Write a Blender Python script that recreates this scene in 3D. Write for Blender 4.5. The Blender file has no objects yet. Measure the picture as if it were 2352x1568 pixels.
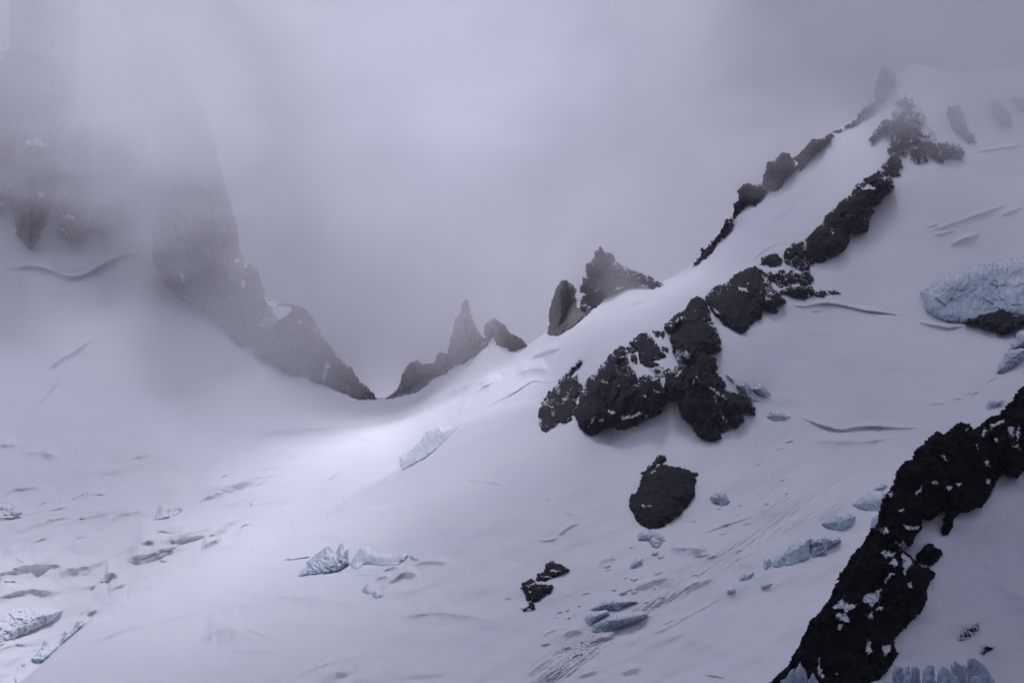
import bpy, math, numpy as np
R = math.radians
sc = bpy.context.scene
COL = sc.collection
# ------------------------------------------------------------------ camera
PITCH = R(11.0); TANH = 18.0 / 70.0
cd = bpy.data.cameras.new('camera'); cd.lens = 70; cd.sensor_width = 36; cd.clip_start = 1; cd.clip_end = 60000
cam = bpy.data.objects.new('camera', cd); COL.objects.link(cam); sc.camera = cam
cam.location = (0, 0, 0); cam.rotation_euler = (R(90) + PITCH, 0, 0)
# ------------------------------------------------------------------ sky, sun, exposure
SUN_EL, SUN_AZ = 60.0, -6.0          # azimuth from +Y towards +X: the sun stands behind the col, a little left
w = bpy.data.worlds.new('World'); sc.world = w; w.use_nodes = True
nt = w.node_tree; N = nt.nodes; L = nt.links; N.clear()
def nd(tree, t, **k):
    n = tree.nodes.new(t)
    for a, b in k.items(): setattr(n, a, b)
    return n
out = nd(nt, 'ShaderNodeOutputWorld'); bg = nd(nt, 'ShaderNodeBackground')
sky = nd(nt, 'ShaderNodeTexSky', sky_type='NISHITA', sun_disc=False, sun_elevation=R(SUN_EL), sun_rotation=R(SUN_AZ))
skm = nd(nt, 'ShaderNodeMix', data_type='RGBA', blend_type='MULTIPLY'); skm.inputs[0].default_value = 1
skm.inputs[7].default_value = (0.05, 0.05, 0.05, 1); L.new(sky.outputs[0], skm.inputs[6])
geo = nd(nt, 'ShaderNodeTexCoord'); sep = nd(nt, 'ShaderNodeSeparateXYZ'); L.new(geo.outputs['Generated'], sep.inputs[0])
# overcast: cloud is brighter round the hidden sun (towards +Y) than behind the viewer
vm = nd(nt, 'ShaderNodeVectorMath', operation='DOT_PRODUCT'); L.new(geo.outputs['Generated'], vm.inputs[0])
vm.inputs[1].default_value = (math.sin(R(-10)) * math.cos(R(22)), math.cos(R(-10)) * math.cos(R(22)), math.sin(R(22)))
ramp = nd(nt, 'ShaderNodeValToRGB'); L.new(vm.outputs['Value'], ramp.inputs[0])
cr = ramp.color_ramp; cr.elements[0].position = 0.0; cr.elements[0].color = (0.022, 0.030, 0.085, 1)
cr.elements[1].position = 1.0; cr.elements[1].color = (0.165, 0.155, 0.22, 1)
e = cr.elements.new(0.45); e.color = (0.115, 0.132, 0.265, 1)
e = cr.elements.new(0.93); e.color = (0.160, 0.150, 0.215, 1)
nz = nd(nt, 'ShaderNodeTexNoise'); nz.inputs['Scale'].default_value = 5; nz.inputs['Detail'].default_value = 4; L.new(geo.outputs['Generated'], nz.inputs['Vector'])
mr = nd(nt, 'ShaderNodeMapRange'); L.new(nz.outputs[0], mr.inputs[0]); mr.inputs[3].default_value = 0.88; mr.inputs[4].default_value = 1.12
mm = nd(nt, 'ShaderNodeMix', data_type='RGBA', blend_type='MULTIPLY'); mm.inputs[0].default_value = 1
L.new(ramp.outputs[0], mm.inputs[6]); L.new(mr.outputs[0], mm.inputs[7])
mix = nd(nt, 'ShaderNodeMix', data_type='RGBA'); mix.inputs[0].default_value = 0.96
L.new(skm.outputs[2], mix.inputs[6]); L.new(mm.outputs[2], mix.inputs[7])
L.new(mix.outputs[2], bg.inputs[0]); bg.inputs[1].default_value = 1.0
L.new(bg.outputs[0], out.inputs[0])
sd = bpy.data.lights.new('sun', 'SUN'); sd.energy = 3.5; sd.angle = R(11); sd.color = (0.86, 0.86, 1.0)
so = bpy.data.objects.new('sun', sd); COL.objects.link(so)
so.rotation_euler = (R(90 - SUN_EL), 0, R(180 - SUN_AZ))
so.location = (0, 0, 3000)
sc.view_settings.view_transform = 'Standard'; sc.view_settings.look = 'None'; sc.view_settings.gamma = 1; sc.view_settings.exposure = 0.08
sc.cycles.use_denoising = True; sc.cycles.volume_bounces = 5; sc.cycles.max_bounces = 8; sc.cycles.diffuse_bounces = 3

CLOUD_D, HAZE_D, DECK_D = 0.0020, 0.000022, 0.006     # per metre
# thin places of the added shading deck, as the ground they let the sun reach: x, y, radii, turn, share of the sunlight
SUNNY = [(-330, 2550, 560, 650, 0, .85), (-260, 1850, 260, 420, 8, .72), (-520, 1500, 380, 500, 0, .78), (-780, 2700, 680, 720, 0, .95), (150, 2300, 380, 260, 15, .75), (420, 2000, 350, 350, 0, .2), (100, 1300, 450, 350, 0, .1)]
SHADY = [(250, 450, 800, 420, .4)]
# ------------------------------------------------------------------ maths helpers
def ray(u, v):
    X = (u - 1176.0) / 1176 * TANH; Z = (784.0 - v) / 1176 * TANH
    y = math.cos(PITCH) - Z * math.sin(PITCH); z = math.sin(PITCH) + Z * math.cos(PITCH)
    return X / y, z / y
def world(u, v, Y):
    a, b = ray(u, v)
    return np.stack([a * Y, Y + 0 * a, b * Y], -1)
def hsh(i, j, s):
    i = (i.astype(np.int64) * 374761393 + j.astype(np.int64) * 668265263 + s * 2147483) & 0xffffffff
    i = ((i ^ (i >> 13)) * 1274126177) & 0xffffffff
    return (i ^ (i >> 16)) & 0xffffffff
def pn(x, y, s=0):
    xi = np.floor(x); yi = np.floor(y); fx = x - xi; fy = y - yi
    def g(a, b):
        t = hsh(xi + a, yi + b, s) * (2 * np.pi / 4294967296.0)
        return np.cos(t) * (fx - a) + np.sin(t) * (fy - b)
    sx = fx * fx * fx * (fx * (fx * 6 - 15) + 10); sy = fy * fy * fy * (fy * (fy * 6 - 15) + 10)
    a = g(0, 0); b = g(1, 0); c = g(0, 1); d = g(1, 1)
    return 1.5 * ((a + (b - a) * sx) * (1 - sy) + (c + (d - c) * sx) * sy)
def fbm(x, y, o=5, s=0, gain=0.5):
    r = 0; a = 1.0; f = 1.0
    for k in range(o):
        r = r + a * pn(x * f + k * 7.1, y * f - k * 3.7, s + k); a *= gain; f *= 2.03
    return r
def ridg(x, y, o=5, s=0, gain=0.55):
    r = 0; a = 1.0; f = 1.0
    for k in range(o):
        r = r + a * (1 - 2 * np.abs(pn(x * f + k * 5.3, y * f + k * 9.1, s + k))); a *= gain; f *= 2.07
    return r
def cell(x, y, s=0):
    """faceted field: every cell is a tilted plane, broken sharply at the cell borders"""
    xi = np.floor(x); yi = np.floor(y); best = np.full(x.shape, 9.0); val = np.zeros(x.shape)
    for a in (-1, 0, 1):
        for b in (-1, 0, 1):
            h = hsh(xi + a, yi + b, s); px = xi + a + (h & 1023) / 1023.0; py = yi + b + ((h >> 10) & 1023) / 1023.0
            dx = x - px; dy = y - py; d = dx * dx + dy * dy
            t = ((h >> 20) & 1023) / 1023.0; t2 = ((h >> 5) & 1023) / 1023.0
            vv = (t - .5) + dx * (t2 - .5) * 1.6 + dy * (t - t2) * 1.2
            m = d < best; best = np.where(m, d, best); val = np.where(m, vv, val)
    return val
def sst(a, b, x):
    t = np.clip((x - a) / (b - a), 0, 1); return t * t * (3 - 2 * t)
def tps_fit(pts):
    P = np.array(pts, float); xy = P[:, :2] / 1000; n = len(P)
    d = np.linalg.norm(xy[:, None] - xy[None], axis=2); K = d * d * np.log(d + 1e-9)
    A = np.zeros((n + 3, n + 3)); A[:n, :n] = K + np.eye(n) * 1e-4; A[:n, n] = 1; A[:n, n + 1:] = xy; A[n:, :n] = A[:n, n:].T
    b = np.zeros(n + 3); b[:n] = P[:, 2]
    return xy, np.linalg.solve(A, b)
def tps(f, u, v):
    xy, c = f; sh = u.shape; x = u.ravel() / 1000; y = v.ravel() / 1000
    r = c[-3] + c[-2] * x + c[-1] * y
    for (px, py), k in zip(xy, c):
        d2 = (x - px) ** 2 + (y - py) ** 2 + 1e-12
        r = r + k * 0.5 * d2 * np.log(d2)
    return r.reshape(sh)
def seg_d(u, v, P, closed):
    """distance to a polyline, its parameter 0..1 and, if closed, the inside test"""
    P = np.array(P, float); Q = np.roll(P, -1, 0) if closed else P[1:]; A = P if closed else P[:-1]
    best = np.full(u.shape, 1e9); ins = np.zeros(u.shape, bool); tt = np.zeros(u.shape)
    ln = np.hypot(*(Q - A).T); cum = np.concatenate([[0], np.cumsum(ln)]); tot = cum[-1]
    for k, ((ax, ay), (bx, by)) in enumerate(zip(A, Q)):
        dx, dy = bx - ax, by - ay; l2 = dx * dx + dy * dy + 1e-9
        t = np.clip(((u - ax) * dx + (v - ay) * dy) / l2, 0, 1)
        d = (u - ax - t * dx) ** 2 + (v - ay - t * dy) ** 2
        m = d < best; best = np.where(m, d, best); tt = np.where(m, (cum[k] + t * ln[k]) / tot, tt)
        if closed:
            c = (ay > v) != (by > v); ins ^= c & (u < (bx - ax) * (v - ay) / (by - ay + 1e-12) + ax)
    return np.sqrt(best), tt, ins
# crops of the photograph in which outlines were measured -> one common pixel frame (2352 x 1568)
CR = {1: (0, 115, .5491), 2: (804, 517, .3662), 3: (1493, 115, .4029), 4: (1206, 574, .293), 5: (1665, 517, .4028),
      6: (0, 976, .415), 7: (918.7, 1005, .3662), 8: (1665, 861, .4509), 9: (631.6, 1205.8, .15868), 0: (0, 0, 1.0),
      10: (2067, 574, .1831), 11: (1723, 1378, .2676), 12: (0, 1321, .1709)}
def C(k, *p):
    ox, oy, s = CR[k]; return [(ox + x * s, oy + y * s) for x, y in p]

# ------------------------------------------------------------------ materials
def mat(name):
    m = bpy.data.materials.new(name); m.use_nodes = True; t = m.node_tree; t.nodes.clear()
    o = nd(t, 'ShaderNodeOutputMaterial'); b = nd(t, 'ShaderNodeBsdfPrincipled'); t.links.new(b.outputs[0], o.inputs[0])
    return m, t, b
def mnoise(t, scale, detail=6, rough=.55, stretch=None, dist=0):
    tc = nd(t, 'ShaderNodeTexCoord'); src = tc.outputs['Object']
    if stretch:
        mp = nd(t, 'ShaderNodeMapping'); mp.inputs['Scale'].default_value = stretch[0]; mp.inputs['Rotation'].default_value = stretch[1]
        t.links.new(src, mp.inputs[0]); src = mp.outputs[0]
    n = nd(t, 'ShaderNodeTexNoise'); n.inputs['Scale'].default_value = scale; n.inputs['Detail'].default_value = detail
    n.inputs['Roughness'].default_value = rough; n.inputs['Distortion'].default_value = dist
    t.links.new(src, n.inputs['Vector']); return n
def mramp(t, src, *st):
    r = nd(t, 'ShaderNodeValToRGB'); t.links.new(src, r.inputs[0]); c = r.color_ramp
    c.elements[0].position, c.elements[0].color = st[0][0], (*st[0][1], 1)
    c.elements[1].position, c.elements[1].color = st[-1][0], (*st[-1][1], 1)
    for p, q in st[1:-1]:
        e = c.elements.new(p); e.color = (*q, 1)
    return r
def mmix(t, a, b, f, mode='MIX'):
    m = nd(t, 'ShaderNodeMix', data_type='RGBA', blend_type=mode)
    for s, i in ((a, 6), (b, 7), (f, 0)):
        if isinstance(s, (tuple, float, int)): m.inputs[i].default_value = s if i == 0 else (*s, 1)
        else: t.links.new(s, m.inputs[i])
    return m.outputs[2]
def mattr(t, name):
    a = nd(t, 'ShaderNodeAttribute'); a.attribute_name = name; return a.outputs['Fac']
def mbump(t, b, src, dist, strength=1.0, prev=None):
    n = nd(t, 'ShaderNodeBump'); n.inputs['Distance'].default_value = dist; n.inputs['Strength'].default_value = strength
    t.links.new(src, n.inputs['Height'])
    if prev: t.links.new(prev.outputs[0], n.inputs['Normal'])
    t.links.new(n.outputs[0], b.inputs['Normal']); return n
ICE = (0.37, 0.50, 0.60); SNOW = (0.86, 0.865, 0.88)
def snow_mat():
    m, t, b = mat('snow')
    n1 = mnoise(t, .004, 5); base = mramp(t, n1.outputs[0], (.3, (.83, .835, .86)), (.7, (.88, .885, .895))).outputs[0]
    grit = mnoise(t, .5, 7, .7); gr = mramp(t, grit.outputs[0], (.25, (.72, .70, .68)), (.38, (1, 1, 1))).outputs[0]
    base = mmix(t, base, gr, .6, 'MULTIPLY')
    c = mmix(t, base, ICE, mattr(t, 'ice'))
    dn = mnoise(t, .35, 8, .75); dr = mramp(t, dn.outputs[0], (.42, (0, 0, 0)), (.62, (1, 1, 1))).outputs[0]
    md = nd(t, 'ShaderNodeMath', operation='MULTIPLY'); t.links.new(dr, md.inputs[0]); t.links.new(mattr(t, 'dirt'), md.inputs[1])
    c = mmix(t, c, (.16, .13, .10), md.outputs[0]); t.links.new(c, b.inputs['Base Color'])
    b.inputs['Roughness'].default_value = .75; b.inputs['Specular IOR Level'].default_value = .15
    a = mnoise(t, .04, 5, .5, ((1, .35, 1), (0, 0, R(25)))); p = mbump(t, b, a.outputs[0], 2.0, .35)
    mbump(t, b, mnoise(t, .5, 5, .7).outputs[0], .3, .6, p); return m
def rock_mat(name, dark, light, warm, snowiness=1.0, vert=False):
    m, t, b = mat(name)
    n1 = mnoise(t, .05, 8, .65); c1 = mramp(t, n1.outputs[0], (.3, dark), (.72, light)).outputs[0]
    st = mnoise(t, .35, 7, .7, ((1, 1, .18 if vert else .6), (R(10), R(14), 0)), .4); c2 = mramp(t, st.outputs[0], (.35, tuple(x * .62 for x in dark)), (.6, light), (.8, warm)).outputs[0]
    c = mmix(t, c1, c2, .55)
    n3 = mnoise(t, .7, 6, .75)
    ad = nd(t, 'ShaderNodeMath', operation='MULTIPLY_ADD'); t.links.new(n3.outputs[0], ad.inputs[0]); ad.inputs[1].default_value = .9
    t.links.new(mattr(t, 'snow'), ad.inputs[2])
    sr = mramp(t, ad.outputs[0], (.88, (0, 0, 0)), (1.0, (1, 1, 1))).outputs[0]
    c = mmix(t, c, SNOW, sr); t.links.new(c, b.inputs['Base Color'])
    b.inputs['Roughness'].default_value = .9; b.inputs['Specular IOR Level'].default_value = .06
    p = mbump(t, b, st.outputs[0], 1.8, .8); mbump(t, b, n3.outputs[0], .4, .5, p); return m
def ice_mat(name, col=ICE, top=.6):
    m, t, b = mat(name)
    n1 = mnoise(t, .12, 7, .65, ((1, 1, .3), (0, R(15), 0))); c1 = mramp(t, n1.outputs[0], (.35, col), (.6, tuple(.75 * a + .25 * s for a, s in zip(col, SNOW))), (.8, tuple(.3 * a + .7 * s for a, s in zip(col, SNOW)))).outputs[0]
    g = nd(t, 'ShaderNodeNewGeometry'); s = nd(t, 'ShaderNodeSeparateXYZ'); t.links.new(g.outputs['Normal'], s.inputs[0])
    sn = mramp(t, s.outputs[2], (top, (0, 0, 0)), (min(top + .18, 1), (1, 1, 1))).outputs[0]
    c = mmix(t, c1, SNOW, sn)
    c = mmix(t, c, SNOW, mattr(t, 'snow'))
    dn = mnoise(t, .8, 8, .78); dr = mramp(t, dn.outputs[0], (.48, (0, 0, 0)), (.6, (1, 1, 1))).outputs[0]
    md = nd(t, 'ShaderNodeMath', operation='MULTIPLY'); t.links.new(dr, md.inputs[0]); t.links.new(mattr(t, 'dirt'), md.inputs[1])
    c = mmix(t, c, (.10, .085, .07), md.outputs[0]); t.links.new(c, b.inputs['Base Color'])
    b.inputs['Roughness'].default_value = .55; b.inputs['Specular IOR Level'].default_value = .3
    p = mbump(t, b, n1.outputs[0], 1.2, .4); mbump(t, b, mnoise(t, 1.3, 5).outputs[0], .2, .3, p); return m
M_SNOW = snow_mat()
M_ROCK = rock_mat('dark_rock', (.015, .014, .018), (.046, .043, .048), (.082, .070, .062))
M_BLACK = rock_mat('black_rock', (.008, .0075, .010), (.017, .016, .019), (.02, .019, .02))
M_GRAN = rock_mat('granite', (.15, .145, .135), (.30, .28, .255), (.42, .37, .31), vert=True)
M_GRAN2 = rock_mat('dark_granite', (.075, .072, .070), (.14, .132, .125), (.20, .18, .155), vert=True)
M_PALE = ice_mat('pale_ice', (.56, .65, .72), .8); M_ICE = ice_mat('blue_ice', ICE, .85); M_ICE2 = ice_mat('deep_blue_ice', (.11, .21, .33), .9)

# ------------------------------------------------------------------ mesh output
def mesh_obj(name, V, F, m, attrs=None, smooth=True):
    me = bpy.data.meshes.new(name); V = np.asarray(V, np.float32); F = np.asarray(F, np.int32)
    me.vertices.add(len(V)); me.vertices.foreach_set('co', V.ravel())
    me.loops.add(F.size); me.loops.foreach_set('vertex_index', F.ravel())
    me.polygons.add(len(F)); me.polygons.foreach_set('loop_start', np.arange(0, F.size, F.shape[1], dtype=np.int32))
    me.polygons.foreach_set('loop_total', np.full(len(F), F.shape[1], np.int32))
    if smooth: me.polygons.foreach_set('use_smooth', np.ones(len(F), bool))
    me.update(calc_edges=True)
    for k, a in (attrs or {}).items():
        at = me.attributes.new(k, 'FLOAT', 'POINT'); at.data.foreach_set('value', np.asarray(a, np.float32).ravel())
    me.materials.append(m); me.validate()
    o = bpy.data.objects.new(name, me); COL.objects.link(o); return o
def base_at(o):
    """put the object's origin at the middle of its foot"""
    me = o.data; n = len(me.vertices); a = np.empty(n * 3, np.float32); me.vertices.foreach_get('co', a); a = a.reshape(-1, 3)
    c = np.array([(a[:, 0].min() + a[:, 0].max()) / 2, (a[:, 1].min() + a[:, 1].max()) / 2, a[:, 2].min()], np.float32)
    me.vertices.foreach_set('co', (a - c).ravel()); me.update(); o.location = c.tolist()
def tag(o, label, cat, group=None):
    o['label'] = label; o['category'] = cat
    if group: o['group'] = group
    return o
def grid_faces(nr, nc):
    i = np.arange(nr * nc).reshape(nr, nc)
    return np.stack([i[:-1, :-1], i[1:, :-1], i[1:, 1:], i[:-1, 1:]], -1).reshape(-1, 4)

# ------------------------------------------------------------------ the snow terrain: depth of the ground along each line of sight
FL = tps_fit([(-500, 1568, 1250), (0, 1568, 1270), (100, 1500, 1370), (212, 1422, 1480), (0, 1300, 1600), (400, 1300, 1650), (-500, 1100, 1850), (0, 1150, 1850), (400, 1150, 1900),
    (700, 1150, 2020), (0, 1000, 2200), (400, 1000, 2330), (850, 1000, 2560), (913, 1080, 2180), (0, 800, 2560), (300, 800, 2650), (560, 850, 2850), (700, 900, 2950), (860, 912, 3150),
    (0, 620, 2860), (300, 600, 2900), (450, 680, 2900), (0, 300, 3080), (200, 300, 3080), (300, 0, 3250), (0, 0, 3250), (-500, 300, 2950), (960, 900, 3080), (1040, 850, 3000), (1130, 775, 2950),
    (1200, 800, 2750), (1100, 900, 2500), (1000, 960, 2500), (760, 1060, 2300), (650, 960, 2620), (330, 1365, 1540), (600, 1240, 1760), (768, 1163, 1940), (0, 1850, 1050), (600, 1500, 1300)])
FR = tps_fit([(50, 1568, 1080), (212, 1422, 1290), (330, 1365, 1460), (600, 1240, 1730), (768, 1163, 1830), (913, 1080, 1950), (1100, 955, 2100), (1240, 870, 2150), (1200, 795, 2450), (1260, 757, 2350),
    (1434, 656, 2380), (1510, 655, 2250), (1600, 605, 2220), (1000, 1300, 1290), (700, 1400, 1280), (400, 1568, 1060), (800, 1568, 1020), (1200, 1568, 980), (1200, 1300, 1190), (1200, 1100, 1430),
    (1400, 1010, 1530), (1500, 1200, 1250), (1500, 1568, 950), (1770, 1568, 930), (1300, 950, 1650), (1400, 800, 1790), (1600, 700, 1860), (1690, 540, 2130), (1690, 620, 1980), (1800, 440, 2230),
    (1900, 330, 2330), (2000, 260, 2380), (2080, 170, 2420), (1700, 1000, 1460), (1800, 850, 1640), (2000, 700, 1830), (2000, 900, 1590), (2000, 1000, 1500), (2352, 900, 1500), (2352, 700, 1800),
    (2200, 500, 2030), (2352, 400, 2180), (2200, 300, 2270), (2352, 100, 2420), (2900, 0, 2300), (2900, 700, 1600), (2900, 1200, 1150), (2100, 400, 2130), (1900, 500, 2060), (1900, 1100, 1350), (1900, 1250, 1200), (2100, 1100, 1320),
    (1700, 1300, 1130), (2352, 1200, 1200), (2352, 1568, 900), (1200, 1850, 800), (2352, 1850, 760), (300, 1850, 840), (1000, 1150, 1560), (600, 1480, 1150)])
EDGE = [(-900, 2100), (30, 1585), (130, 1495), (212, 1422), (330, 1365), (600, 1240), (768, 1163), (913, 1080), (1000, 1020), (1100, 950), (1200, 905), (1300, 880), (2600, 880)]
EW = [(-900, 3), (30, 3), (205, 3), (260, 40), (600, 60), (740, 30), (800, 8), (920, 4), (1000, 8), (1100, 18), (1200, 40), (1300, 60)]
def smooth_poly(P, n=4):
    P = np.array(P, float)
    for _ in range(n):
        Q = np.empty((2 * len(P) - 2, 2)); Q[0::2] = .75 * P[:-1] + .25 * P[1:]; Q[1::2] = .25 * P[:-1] + .75 * P[1:]; P = np.vstack([P[:1], Q, P[-1:]])
    return P
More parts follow.
